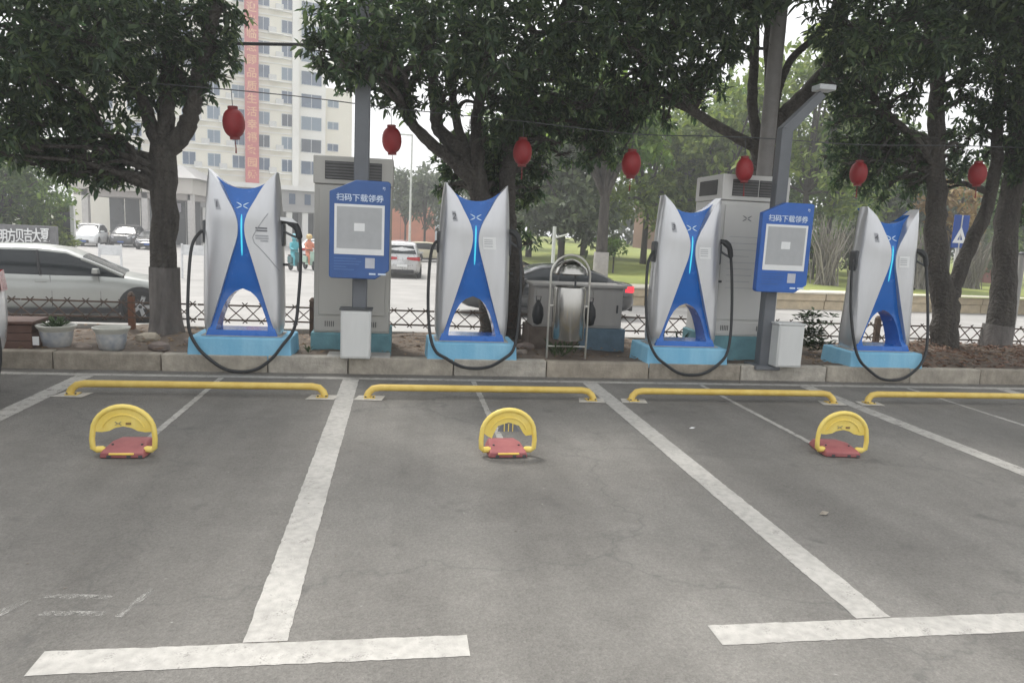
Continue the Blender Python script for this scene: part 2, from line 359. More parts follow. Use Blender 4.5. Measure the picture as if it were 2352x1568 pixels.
def wdepth(z): return 0.185*(1 if z < 1.15 else 1-0.42*((z-1.15)/0.475)**1.5)
def wsec(gi, go, D, t):
    """flat front that rolls round to the side: t 0 inner edge .. 1 outer edge"""
    return gi+(go-gi)*t, -D*(1-0.10*t)*max(0.0, 1-t**4.2)**0.5
def wing(side):
    rings = []; T_ = [0, .12, .25, .4, .55, .68, .78, .86, .92, .96, .985, 1.0]
    zs = sorted(set([0.0, 0.03, 0.09]+[0.05+i*0.0525 for i in range(1, 30)]+[1.60, 1.625]))
    for z in zs:
        gi = halfgap(z); go = max(outer(z), gi+0.008); D = wdepth(z)*(0.7+0.3*min(1, (go-gi)/0.1))
        fr = [wsec(gi, go, D, t) for t in T_]; bk = [(x, -y) for x, y in fr[-2::-1]]
        rings.append([(side*x, y, z) for x, y in fr+bk])
    return MB().loft(rings)
def blue_front(x, z):
    base = interp(z, [0, .058, .12, .45, .75, 1.05, 1.18, 1.45, 1.62], [-.19, -.186, -.142, -.118, -.138, -.165, -.153, -.02, .0])
    return base
def blue_body():
    mb = MB()
    def seg(zs, fl, fr, nx=6):
        rings = []
        for z in zs:
            l, r = fl(z), fr(z)
            fr_ = [(l+(r-l)*i/nx, blue_front(0, z), z) for i in range(nx+1)]
            bk = [(l+(r-l)*i/nx, 0.13, z) for i in range(nx, -1, -1)]
            rings.append(fr_+bk)
        mb.loft(rings)
    HB, HT = 0.060, 0.470
    ov = 0.012
    def hole(z):
        return interp(z, [HB, .10, .18, .30, .38, .43, .455, .47], [.258, .255, .232, .188, .142, .095, .055, 0.004])
    lin_ = lambda a, b, n: [a+(b-a)*i/n for i in range(n+1)]
    out = lambda z: halfgap(z)+ov
    seg(lin_(0.0, HB, 2), lambda z: -out(z), out)
    seg(lin_(HB, HT, 14), lambda z: -out(z), lambda z: -hole(z), 3)
    seg(lin_(HB, HT, 14), hole, out, 3)
    seg(lin_(HT, 1.452, 22), lambda z: -out(z), out, 8)
    horn = lambda z: .332*(max(0, z-1.452)/.165)**(1/2.1)
    zz = [1.452, 1.457, 1.466, 1.48, 1.5, 1.53, 1.56, 1.59, 1.612]
    seg(zz, lambda z: -out(z), lambda z: min(-horn(z), -out(z)+0.5)if horn(z) < out(z) else -out(z)+0.002, 3)
    seg(zz, lambda z: horn(z) if horn(z) < out(z) else out(z)-0.002, out, 3)
    return mb
def star_logo(cx, cz, s, y):
    """two crossed swallow-tail strokes"""
    mb = MB()
    for sx in (-1, 1):
        P = [(0.04, 0.012), (0.18, 0.05), (0.5, 0.28), (0.36, 0.26), (0.12, 0.13)]
        mb.prism([(cx+sx*p[0]*s, cz+p[1]*s) for p in (P if sx > 0 else P[::-1])], (), y, y+0.004)
        Q = [(0.04, -0.012), (0.12, -0.12), (0.36, -0.24), (0.5, -0.25), (0.18, -0.05)]
        mb.prism([(cx+sx*p[0]*s, cz+p[1]*s) for p in (Q if sx > 0 else Q[::-1])], (), y, y+0.004)
    return mb
def shell_point(side, t, z, off=0.003):
    gi, go = halfgap(z), outer(z); x, y = wsec(gi, go, wdepth(z)*(0.7+0.3*min(1, (go-gi)/0.1)), t)
    return Vector((side*x, y-off, z))
def decal(mb, side, t0, t1, z0, z1, off=0.004, n=6):
    vs = []; fs = []
    for j in range(3):
        for i in range(n+1): vs.append(shell_point(side, t0+(t1-t0)*i/n, z0+(z1-z0)*j/2, off))
    for j in range(2):
        for i in range(n): a = j*(n+1)+i; fs.append((a, a+1, a+n+2, a+n+1))
    mb.add(vs, fs); return mb
wing_me = {s: wing(s).mesh('side_panel') for s in (-1, 1)}
blue_me = blue_body().mesh('centre_panel')
def charger(X, idx, label, cable):
    c = thing('charging_post', label, 'charging post', (X, 0.62, 0.355), 0, 'charging posts along the kerb')
    c.scale = (1, 1, 1.04)
    for s in (-1, 1): link_mesh('side_panel', wing_me[s], M_SILVER, c, 40)
    link_mesh('centre_panel', blue_me, M_BLUE, c, 40)
    MB().tube([(0, blue_front(0, z)-.002, z) for z in np.linspace(.80, 1.20, 9)], [.004]+[.0085]*7+[.004], 8).build('light_strip', M_CYAN, c)
    lg = star_logo(0.0, 0.0, 0.125, -.002).build('logo', M_LOGO, c); lg.location = (0, -.1045, 1.285); lg.rotation_euler.x = -.457
    # side holsters, guns and the hanging lead
    for s in (-1, 1):
        MB().box(s*.375-.03, s*.375+.03, -.07, .07, .90, 1.13).build('holster', M_DGREY, c, bevel=0.02)
    gx = cable[-1][0]; q_ = (gx-.36)/.205
    g = MB().tube(tube_path([(.35, -.03, 1.15), (.36+.08*q_, -.05, 1.155), (.36+.17*q_, -.07, 1.10), (gx, -.075, 0.985)], 5), [.02]+[.030*(.6+.4*q_)]*5+[.040*(.55+.45*q_)]*4+[.034*(.6+.4*q_)]*5+[.022], 10)
    gun = g.build('charging_gun', M_BLACK, c)
    MB().tube(tube_path([(.37, -.035, 1.07), (.36+.09*q_, -.06, 1.03), (.36+.17*q_, -.07, 1.0)], 4), .012, 8).build('trigger_guard', M_DGREY, gun)
    if idx == 1:
        MB().add([(.37, -.085, 1.195), (.49, -.10, 1.185), (.55, -.11, 1.14), (.37, -.09, 1.16)], [(0, 1, 2, 3)]).build('white_cap', M_PAPER, gun, smooth=0)
    MB().tube(tube_path(cable, 8), .0165, 8).build('cable', M_BLACK, c)
    # print and stickers
    nb = MB(); decal(nb, -1, .40, .56, 1.235, 1.335, 0.003).build('number_badge', mat('badge_grey', (0.40, 0.41, 0.44), 0.4), c, smooth=0)
    tp = shell_point(-1, .49, 1.285, .007); text_mesh(str(idx), 0.085, M_INK, c, tp, (math.pi/2, 0, -0.12), 'number')
    if idx == 1:
        p = MB()
        for a, b in [((.20, .98), (.62, 1.22)), ((.20, .98), (.22, .93)), ((.22, .93), (.86, .66))]:
            q = [shell_point(1, a[0]+(b[0]-a[0])*i/6, a[1]+(b[1]-a[1])*i/6, .002) for i in range(7)]; p.tube(q, .0045, 5)
        p.build('printed_outline', M_INKL, c)
        for j, (t0, t1, z) in enumerate([(.30, .62, 1.075), (.30, .62, 1.05), (.28, .64, 1.0), (.28, .64, .975), (.40, .62, .95)]):
            decal(MB(), 1, t0, t1, z-.008, z+.008, .003).build('printed_line', M_INKL if j > 1 else M_INK, c, smooth=0)
    else:
        decal(MB(), 1, .12, .52, .965, 1.09, .004).build('notice', M_PAPER, c, smooth=0)
        for z in (1.06, 1.04, 1.02, .995): decal(MB(), 1, .16, .42, z-.003, z+.003, .007).build('notice_line', M_INKL, c, smooth=0)
    MB().lathe([(0.028, -.012), (0.03, 0), (0.028, .012)], 12).build('socket_cap', M_BLACK, c).location = (.415, -.03, .72)
    return c
def cab(low, gx, wl=0.0):
    return [(-.375, -.02, 1.02), (-.43, -.07, 1.0), (-.475-wl, -.13, .85), (-.49-wl, -.22, .45), (-.465-wl, -.32, .10), (-.40, -.36, -.08), (-.28, -.375, low*.62), (-.13, -.38, low*.92), (.03, -.38, low), (.19, -.38, low*.90), (.33, -.375, low*.58), (.43, -.35, -.06), (gx-.02, -.29, .12), (gx+.01, -.2, .45), (gx+.015, -.11, .8), (gx, -.078, .99)]
CH = [(-1.14, 1, 'silver and blue charging post with printed diagram, leftmost, beside the silver hatchback', cab(-.325, .565, .02)),
      (1.26, 2, 'silver and blue charging post marked 2, left of the stainless bin', cab(-.25, .50)),
      (3.705, 3, 'silver and blue charging post marked 3, in front of the tall right-hand cabinet', cab(-.28, .51, .02)),
      (6.19, 4, 'silver and blue charging post marked 4, rightmost, left of the forked tree', cab(-.30, .52))]
for X, idx, lab, cb in CH:
    charger(X, idx, lab, cb)
    pl = thing('concrete_plinth', 'sky blue painted concrete plinth under charging post %s' % {1: 'nearest the flower pots, leftmost', 2: 'just left of the stainless bin', 3: 'just left of the bright blue sign', 4: 'nearest the forked tree, rightmost'}[idx], 'plinth', (X, 0.62, 0), 0, 'charging post plinths')
    wd = {1: .50, 2: .475, 3: .47, 4: .46}[idx]
    mb = MB().loft([[(-wd-.015, -.305, .12), (wd+.015, -.305, .12), (wd+.015, .32, .12), (-wd-.015, .32, .12)], [(-wd, -.29, .352), (wd, -.29, .352), (wd, .31, .352), (-wd, .31, .352)]])
    mb.build('block', M_PLINTH, pl, bevel=0.014)
    MB().box(-.40, .40, -.2, .2, .352, .360).build('grout_bed', M_CONC, pl, bevel=0.003)

# ------------------------------------------------------------------ power cabinets
M_CAB = mat('cabinet_grey', (0.44, 0.43, 0.40), 0.5, var=0.06, scale=1.5, streak=True)
M_CABL = mat('cabinet_light', (0.56, 0.555, 0.535), 0.5, var=0.05, scale=1.5, streak=True)
M_VENT = mat('vent_dark', (0.075, 0.075, 0.075), 0.7, var=0.2)
M_SEAM = mat('seam_dark', (0.11, 0.11, 0.11), 0.7)
def cabinet(X0, X1, Y0, Y1, zb, zt, label, m, logos):
    W = X1-X0; Dp = Y1-Y0
    c = thing('power_cabinet', label, 'cabinet', ((X0+X1)/2, Y0, 0), 0, 'tall power cabinets')
    h = W/2
    boxo('body', m, c, -h, h, 0, Dp, zb, zt-.30, .008)
    boxo('top_box', m, c, -h-.012, h+.012, -.02, Dp+.01, zt-.297, zt, .012)
    for (a, b) in ((-h+.11, .02), (.035, h-.11)):
        v = boxo('vent', M_VENT, c, a, b, -.028, -.012, zt-.245, zt-.055, .002)
        for k in range(6): boxo('louvre', mat('louvre_grey', (0.13, 0.13, 0.13), 0.6), v, a+.004, b-.004, -.036, -.026, zt-.235+k*.031, zt-.220+k*.031, .001)
    sv = boxo('vent', M_VENT, c, -h-.020, -h-.006, .12, Dp-.12, zt-.235, zt-.06, .002)
    # door panel standing proud, hinge lines, lower sill
    boxo('door', m, c, -h+.05, h-.05, -.014, .0, zb+.20, zt-.345, .006)
    boxo('sill', m, c, -h+.01, h-.01, -.010, .0, zb+.02, zb+.17, .004)
    for k in range(2):
        for j in range(5): boxo('slot', M_SEAM, c, -h+.12+k*(W-.36)+j*.022, -h+.13+k*(W-.36)+j*.022, -.014, -.009, zb+.07, zb+.13, 0)
    boxo('handle', M_DGREY, c, h-.13, h-.10, -.035, -.012, 1.15, 1.33, .004)
    p = boxo('plinth', M_PLINTHD, c, -h-.03, h+.03, -.03, Dp+.03, .05, zb, .012)
    if logos:
        star_logo(-.08, zt-.50, .12, -.019).build('logo', M_INK, c)
        bd = MB().lathe([(.0, 0), (.03, 0), (.03, .004), (.0, .004)], 12, cap=False).build('badge', mat('badge_brown', (0.2, 0.13, 0.1), 0.5), c); bd.location = (.16, -.018, zt-.50)
        bd.rotation_euler.x = math.pi/2
        for k in range(9):
            boxo('printed_line', M_INKL, c, -h+.13, -h+.13+random.uniform(.25, .45), -.0165, -.0145, zt-.72-k*.075, zt-.714-k*.075, 0)
    return c
cabinet(-.46, .36, .82, 1.55, .36, 2.27, 'tall pale grey power cabinet behind the left blue sign', M_CAB, False)
cabinet(4.16, 4.98, .80, 1.55, .44, 2.34, 'tall light grey power cabinet with small logo behind the right blue sign', M_CABL, True)

# ------------------------------------------------------------------ poles with blue signs and white boxes
M_POLE = mat('pole_grey', (0.13, 0.14, 0.155), 0.5, var=0.1, scale=3)
M_SIGN = mat('sign_blue', (0.025, 0.115, 0.42), 0.4, var=0.12, scale=2.5)
M_SIGND = mat('sign_blue_dull', (0.04, 0.105, 0.30), 0.45, var=0.12, scale=2.5)
M_WBOX = mat('white_box_paint', (0.62, 0.63, 0.62), 0.5, var=0.1, scale=3, streak=True)
M_TXT = mat('sign_text_white', (0.62, 0.72, 0.86), 0.5, var=0.02)
M_BLANK = mat('blank_panel_grey', (0.40, 0.41, 0.42), 0.6, var=0.06, scale=8)
p1 = thing('lamp_post', 'straight grey post rising into the leaves behind the left blue sign', 'post', (.055, .42, 0))
boxo('shaft', M_POLE, p1, -.075, .075, -.075, .075, .16, 4.6, .012)
boxo('base_plate', M_CONC, p1, -.33, .33, -.10, .2, .13, .185, .01)
p3 = thing('lamp_post', 'grey lamp post with slanted arm and pale lamp head behind the right blue sign', 'post', (4.66, .42, 0))
boxo('shaft', M_POLE, p3, -.068, .068, -.065, .065, .16, 2.83, .012)
MB().loft([[(-.068, -.065, 2.831), (.068, -.065, 2.80), (.068, .065, 2.80), (-.068, .065, 2.831)], [(.345, -.045, 3.255), (.425, -.045, 3.20), (.425, .045, 3.20), (.345, .045, 3.255)]]).build('arm', M_POLE, p3, bevel=0.008)
boxo('lamp_head', mat('lamp_head_grey', (0.5, 0.52, 0.54), 0.4), p3, .30, .50, -.10, .07, 3.26, 3.32, .01)
boxo('base_plate', M_POLE, p3, -.15, .15, -.15, .15, .13, .175, .005)
def sign(X, Y, zb, label, m, seed):
    s = thing('information_sign', label, 'sign', (X, Y, zb))
    out = [(0, .02), (.02, 0), (.46, 0), (.60, .09), (.60, .97), (.575, .985), (.26, .985), (.0, .865)]
    MB().prism(out, (), 0, .085).build('light_box', m, s, bevel=.008)
    MB().prism([(.05, .245), (.545, .245), (.545, .745), (.05, .745)], (), -.004, .004).build('white_panel', M_PAPER, s, smooth=0)
    MB().prism([(.075, .305), (.52, .305), (.52, .72), (.075, .72)], (), -.0065, -.002).build('blank_square', M_BLANK, s, smooth=0)
    MB().prism([(.245, .48), (.35, .48), (.35, .56), (.245, .56)], (), -.009, -.005).build('blank_patch', M_PAPER, s, smooth=0)
    MB().prism([(.36, .11), (.455, .11), (.455, .215), (.36, .215)], (), -.004, .004).build('small_blank_panel', mat('small_panel', (0.5, 0.52, 0.58), 0.6), s, smooth=0)
    text_mesh('扫码下载领券', .078, M_TXT, s, (.30, -.003, .805), name='lettering')
    text_mesh('PJ', .035, M_TXT, s, (.535, -.003, .915), name='small_lettering')
    for k in range(5): MB().prism([(.05, .20-k*.028), (.05+[.22, .27, .25, .12, .2][k], .20-k*.028), (.05+[.22, .27, .25, .12, .2][k], .206-k*.028), (.05, .206-k*.028)], (), -.002, .002).build('printed_line', M_SIGND if m is M_SIGN else mat('sign_line', (0.10, 0.2, 0.45), 0.5), s, smooth=0)
    for a, b in ((.40, .465), (.49, .57)): MB().prism([(a, .045), (b, .045), (b, .062), (a, .062)], (), -.003, .002).build('small_print', M_TXT, s, smooth=0)
    return s
sign(-.245, .20, 1.01, 'dull blue information sign with white panel on the left post', M_SIGND, 1)
sign(4.365, .17, 1.03, 'bright blue information sign with white panel on the lamp post', M_SIGN, 2)
def white_box(X, Y, w_, h_, label):
    b = thing('metal_box', label, 'box', (X, Y, .18))
    boxo('cabinet', M_WBOX, b, -w_/2, w_/2, 0, .2, 0, h_, .012)
    boxo('lid', M_DGREY if X < 1 else M_WBOX, b, -w_/2-.015, w_/2+.015, -.012, .21, h_+.001, h_+.018, .004)
    boxo('door', M_WBOX, b, -w_/2+.015, w_/2-.015, -.008, .0, .02, h_-.02, .004)
white_box(.03, .20, .305, .505, 'plain white metal box with dark lid below the left blue sign')
white_box(4.86, .19, .31, .485, 'white metal box with wrinkled sheet front below the bright blue sign')
# concrete utility pole further back
up = thing('utility_pole', 'pale concrete utility pole rising behind the forked tree trunk', 'pole', (5.17, 1.80, 0)); up.rotation_euler.y = 0.0
MB().tube([(0, 0, .1), (0, 0, 8.5)], [.105, .085], 14).build('shaft', mat('pole_concrete', (0.21, 0.20, 0.195), 0.85, var=0.12, bump=.2), up)
boxo('cross_arm', M_DGREY, up, -.8, .8, -.16, -.10, 7.6, 7.7)

# ------------------------------------------------------------------ stainless bin
M_STEEL = mat('stainless_steel', (0.42, 0.41, 0.385), 0.2, metal=1.0, var=0.1, scale=3, streak=True)
M_TUBE = mat('steel_tube', (0.55, 0.54, 0.50), 0.3, metal=0.9, var=0.1)
bn = thing('litter_bin', 'stainless steel litter bin hung in an arched tube frame', 'bin', (2.36, .60, 0))
arch = [(-.225, 0, .16)]+[(-.225, 0, z) for z in (.5, .8, 1.0)]+[(-.225*math.cos(a), 0, 1.10+.235*math.sin(a)) for a in np.linspace(0, math.pi, 15)]+[(.225, 0, z) for z in (1.0, .8, .5, .16)]
MB().tube(arch, .0125, 10).build('arch_frame', M_TUBE, bn)
arch2 = [(-.195, .05, .78)]+[(-.195*math.cos(a), .05, 1.08+.20*math.sin(a)) for a in np.linspace(0, math.pi, 13)]+[(.195, .05, .78)]
MB().cyl((-.225, 0, .30), (.225, 0, .30), .009, 8).build('cross_bar', M_TUBE, bn)
for s in (-1, 1): MB().cyl((s*.225, 0, .76), (s*.184, 0, .76), .012, 8).build('pivot', M_TUBE, bn)
MB().lathe([(.14, .38), (.18, .385), (.186, .40), (.186, .95), (.178, .975), (.165, .985), (.165, .96), (.14, .41)], 28).build('can', M_STEEL, bn)
MB().lathe([(.192, 1.115), (.198, 1.13), (.18, 1.19), (.125, 1.245), (.05, 1.28), (.005, 1.29)], 28).build('hood', M_STEEL, bn)
MB().cyl((.06, 0, .94), (.06, .0, 1.13), .012, 8).build('hood_stem', M_DGREY, bn)
# low junction cabinet behind it
M_LOWC = mat('junction_grey', (0.36, 0.345, 0.325), 0.6, var=0.1, scale=2, streak=True)
jb = thing('junction_cabinet', 'low wide grey junction cabinet behind the stainless bin', 'cabinet', (2.70, 1.5, 0))
boxo('body', M_LOWC, jb, -.57, .57, 0, .45, .40, .91, .008); boxo('lid', M_LOWC, jb, -.61, .61, -.04, .49, .911, .945, .006)
for (a, b) in ((-.55, -.20), (-.19, .17), (.18, .55)): boxo('door', M_LOWC, jb, a, b, -.012, 0, .43, .88, .004)
for xx in (-.24, .13, .49): boxo('handle', M_DGREY, jb, xx, xx+.02, -.03, -.01, .60, .70, .003)
boxo('plinth', mat('slate_blue_paint', (0.11, 0.17, 0.22), 0.85, var=.2), jb, .02, .62, -.04, .5, .10, .398, .01)
boxo('brick_plinth', mat('worn_brick', (0.15, 0.12, 0.10), 0.9, var=.25, scale=8), jb, -.62, .018, -.04, .5, .10, .398, .01)
for side_, dx in (('left', -.29), ('right', .34)):
    c_ = thing('black_bag', 'small black bag hanging on the %s side of the stainless bin' % side_, 'bag', (2.36+dx, .92, .64))
    MB().lathe([(.01, -.14), (.05, -.12), (.07, -.03), (.062, .06), (.03, .12), (.012, .15)], 12).build('sack', M_BLACK, c_, 60); MB().tube([(-.02, 0, .13), (-.03, 0, .19), (.03, 0, .19), (.02, 0, .13)], .006, 6).build('strap', M_BLACK, c_)

# ------------------------------------------------------------------ lanterns on a cable
M_LANT = mat('lantern_red', (0.27, 0.014, 0.018), 0.5, var=0.15, scale=5)
M_LANTD = mat('lantern_cap', (0.22, 0.03, 0.03), 0.6)
lanterns = [(537, 283, .24, 'large red paper lantern in front of the cream tower, left of the red banner'), (900, 322, .225, 'red paper lantern hanging right of the left grey post'),
            (1200, 350, .225, 'red paper lantern in front of the dark trunk behind charging post 2'), (1450, 377, .235, 'bright red paper lantern above the stainless bin'),
            (1710, 390, .197, 'red paper lantern in front of the tall cabinet with the logo'), (1972, 398, .215, 'red paper lantern above charging post 4'),
            (2245, 400, .22, 'dark red paper lantern beside the forked trunk, rightmost')]
lp = []
for i, (px, py, dia, lab) in enumerate(lanterns):
    p = at(px, py, .66 if i == 4 else 1.5); lp.append(p)
    L = thing('paper_lantern', lab, 'lantern', p, random.uniform(0, 1), 'red lanterns strung along the strip'); L.rotation_euler.x = random.uniform(-.07, .07); L.rotation_euler.y = random.uniform(-.09, .09); R = dia/2; H = R*1.42
    prof = []
    for k in range(25):
        a = -math.pi/2+math.pi*k/24; prof.append((max(R*.42, R*math.cos(a)**.75 if math.cos(a) > 0 else 0)*(1+.018*(k % 2)), H*math.sin(a)*.93))
    MB().lathe(prof, 22).build('shade', M_LANT, L, 60)
    MB().lathe([(R*.46, H*.90), (R*.46, H*1.06), (R*.40, H*1.08)], 16).build('top_ring', M_LANTD, L); MB().lathe([(R*.40, -H*1.06), (R*.46, -H*1.04), (R*.46, -H*.90)], 16).build('bottom_ring', M_LANTD, L)
    MB().cyl((0, 0, H), (0, 0, H+.20), .004, 6).build('hanging_cord', M_DGREY, L)
    MB().tube([(0, 0, -H*1.05), (.004, 0, -H-.10), (0, 0, -H-.16)], [.004, .006, .010], 6).build('tassel', M_LANTD, L)
cpts = [Vector((-6, 1.5, 3.0))]+[Vector((p.x, p.y, p.z+.36)) for p in lp]+[Vector((12, 1.5, 3.1))]
tag(MB().tube(tube_path(cpts, 4), .006, 6).build('lantern_cable', M_DGREY), 'thin cable along which the red lanterns hang', 'cable')
a, b = at(-200, 96, 2.6), at(2500, 140, 2.6)
cp = [a.lerp(b, t)+Vector((0, 0, -.10*math.sin(math.pi*t))) for t in np.linspace(0, 1, 20)]; cp = [Vector((p.x, p.y, max(p.z, 3.2))) for p in cp]
tag(MB().tube([at(-100, 98, 2.6), at(520, 100, 2.6), at(700, 103, 2.6), at(1200, 108, 2.6), at(1760, 112, 2.6)], .022, 8).build('overhead_cable', M_BLACK), 'thick black overhead cable crossing in front of the cream tower', 'cable')

# ------------------------------------------------------------------ wheel stops and parking locks
M_YEL = mat('yellow_paint', (0.60, 0.41, 0.08), 0.5, col2=(0.72, 0.54, 0.15), scale=7)
M_YELB = mat('yellow_lock_paint', (0.76, 0.56, 0.09), 0.42, col2=(0.82, 0.66, 0.20), scale=10)
M_PATCH = mat('mortar_patch', (0.46, 0.44, 0.40), 0.9, var=0.2, scale=12, bump=.3)
names = ['in the leftmost bay', 'in the middle bay, behind the second parking lock', 'in the third bay, behind the rightmost parking lock', 'cut off by the right edge of the photo']
for k in range(4):
    x0 = -2.5+2.5*k+.22; x1 = -2.5+2.5*k+2.30
    s = thing('wheel_stop', 'yellow steel tube wheel stop '+names[k], 'wheel stop', (x0, -.77, 0), random.uniform(-.004, .004), 'yellow wheel stops'); Lw = x1-x0
    MB().tube([(-.025, -.02, .012), (-.01, -.01, .05), (.03, 0, .086), (.09, 0, .097), (Lw-.09, 0, .097), (Lw-.03, 0, .086), (Lw+.01, -.01, .05), (Lw+.025, -.02, .012)], .031, 12).build('tube', M_YEL, s, 60)
    for q, xx in enumerate((0, Lw)):
        pt = [(xx-.14, -.11), (xx+.11, -.12), (xx+.14, .06), (xx-.10, .07)]
        MB().add([(p[0], p[1], .005) for p in pt]+[(p[0]*1.0, p[1], .0005) for p in pt], [(0, 1, 2, 3)]).build('mortar_patch', M_PATCH, s, smooth=0)
        MB().box(xx-.05, xx+.05, -.06, .04, .006, .014).build('foot_plate', M_YEL, s, bevel=.002)
        for bx in (-.035, .035): MB().lathe([(.009, .014), (.009, .024), (.004, .026)], 6, (xx+bx, -.045, 0)).build('bolt', M_DGREY, s)
M_REDP = mat('faded_red_plastic', (0.27, 0.075, 0.08), 0.6, col2=(0.37, 0.125, 0.125), scale=9)
locks = [(-1.27, 1, 'raised yellow parking lock with red base, leftmost of three'), (1.24, 2, 'raised yellow parking lock with red base in the middle bay, dark gap in its plate'), (3.79, 3, 'raised yellow parking lock with red base, rightmost of three, turned slightly')]
for X, k, lab in locks:
    g = thing('parking_lock', lab, 'parking lock', (X, -2.5, 0), {1: 0.0, 2: 0.03, 3: -0.10}[k], 'parking locks'); r = .185
    P = [(-.12, .02, .045), (-.17, .01, .045), (-.187, 0, .062), (-.190, 0, .12)]+[(-r*math.cos(a), .004, .165+.168*math.sin(a)) for a in np.linspace(.05, math.pi-.05, 15)]+[(.190, 0, .12), (.187, 0, .062), (.17, .01, .045), (.12, .02, .045)]
    MB().tube(P, .017, 12).build('arch', M_YELB, g, 60)
    top = [(-r*.93*math.cos(a), .163+.158*math.sin(a)) for a in np.linspace(0.02, math.pi-.02, 22)]
    low = [(.172, .170), (.13, .164), (.085, .172), (.05, .192), (0, .203), (-.05, .192), (-.085, .172), (-.13, .164), (-.172, .170)] if k != 2 else [(.17, .155), (.125, .148), (.105, .17), (.075, .22), (0, .245), (-.075, .22), (-.10, .17), (-.115, .13), (-.15, .15)]
    MB().prism(top+low, (), .0, .012).build('plate', M_YELB, g, bevel=.002)
    MB().tube([(-.13*math.cos(a), -.002, .165+.115*math.sin(a)) for a in np.linspace(.25, math.pi-.25, 12)], .006, 6).build('plate_rib', M_YELB, g)
    if k == 2:
        MB().prism([(-.075*math.cos(a), .178+.058*math.sin(a)) for a in np.linspace(0, math.pi, 10)], (), .006, .010).build('dark_insert', M_INK, g)
        for xx in (-.03, 0, .03): MB().box(xx-.003, xx+.003, .0, .006, .18, .235).build('insert_bar', M_YELB, g)
    else:
        star_logo(-.030, .222, .042, -.004).build('logo', M_INK, g)
        MB().prism([(.016, .214), (.048, .214), (.048, .229), (.016, .229)], (), -.004, 0).build('badge', mat('badge_brown2', (0.25, 0.16, 0.06), 0.5), g, smooth=0)
    # red base: low housing with a sloped back hump
    MB().loft([[(-.135, -.045, .004), (.135, -.045, .004), (.13, -.045, .040), (-.13, -.045, .040)], [(-.14, .0, .004), (.14, .0, .004), (.125, .0, .052), (-.125, .0, .052)],
               [(-.14, .12, .004), (.14, .12, .004), (.11, .12, .072), (-.11, .12, .072)], [(-.125, .25, .004), (.125, .25, .004), (.09, .25, .060), (-.10, .25, .060)], [(-.10, .32, .004), (.10, .32, .004), (.07, .32, .03), (-.07, .32, .03)]]).build('base', M_REDP, g, bevel=.008)
    for bx_ in (-.09, .09): MB().lathe([(.008, .0), (.008, .006), (.003, .008)], 6, (bx_, .06, .062)).build('bolt', M_DGREY, g)
    if k < 3: boxo('reflector', mat('reflector_yellow', (0.85, 0.60, 0.12), 0.3), g, -.075, .075, -.056, -.044, .028, .040, .003)
    for s in (-1, 1): MB().cyl((s*.13, .02, .045), (s*.17, .015, .045), .022, 10).build('hinge', M_YELB, g)
    for xx in (-.09, .03, .10): boxo('slot', M_DGREY, g, xx, xx+.025, -.048, -.044, .008, .024, 0)

# ------------------------------------------------------------------ lattice fence
M_IRON = mat('rusty_iron', (0.055, 0.045, 0.04), 0.75, col2=(0.12, 0.075, 0.05), scale=9)
M_POSTB = mat('rust_post', (0.16, 0.075, 0.045), 0.8, var=.2)
FY = 2.08; f = thing('lattice_fence', 'low dark iron lattice fence with crossed bars along the back of the soil strip', 'fence', (0, FY, 0))
fz0, fz1 = .30, .485
for z in (fz0, fz1):
    xx = -8
    while xx < 14:
        o = MB().box(0, 1.985, -.009, .009, -.010, .010).build('rail', M_IRON, f); o.location = (xx, 0, z); xx += 2.0
bar_me = MB().box(-.006, .006, -.005, .005, -.185, .185).mesh('lattice_bar'); bar_me.materials.append(M_IRON)
xx = -7.9; i = 0
while xx < 13:
    for s in (-1, 1):
        o = bpy.data.objects.new('lattice_bar', bar_me); COL.objects.link(o); o.parent = f; o.location = (xx, s*.014, (fz0+fz1)/2); o.rotation_euler = (0, s*.80+random.uniform(-.04, .04), 0)
    xx += .205; i += 1
for xx in (-5.9, -2.78, -.62, 1.75, 3.9, 5.15, 7.3, 9.9):
    o = MB().box(-.035, .035, -.035, .035, .08, .56).build('post', M_POSTB if xx < -2 else M_IRON, f, bevel=.006); o.location = (xx, 0.03, 0)
    MB().lathe([(.045, .56), (.045, .575), (.02, .61), (.004, .615)], 8).build('post_cap', M_IRON, o)

# ------------------------------------------------------------------ pots, stones and small plants on the strip
M_POT = mat('glazed_pot', (0.50, 0.50, 0.48), 0.3, col2=(0.26, 0.29, 0.34), scale=9, detail=2, coat=.3)
M_POTR = mat('pot_rim', (0.52, 0.52, 0.47), 0.35, var=.12)
def leaf_tuft(mb, c, n, L, w_, spread=1.0, up=.6):
    for _ in range(n):
        a = random.uniform(0, 6.28); e = random.uniform(.15, 1)*up; d = Vector((math.cos(a)*spread, math.sin(a)*spread, e)).normalized(); l = L*random.uniform(.6, 1.1)
        s = d.cross(Vector((0, 0, 1))); s = s.normalized()*w_ if s.length > .01 else Vector((w_, 0, 0)); p = Vector(c)+d*random.uniform(0, l*.6)
        mb.add([p, p+d*l*.5+s, p+d*l+Vector((0, 0, -l*.2)), p+d*l*.5-s], [(0, 1, 2, 3)])
M_PLANT = mat('plant_leaf', (0.05, 0.085, 0.03), 0.6, var=.3, scale=8)
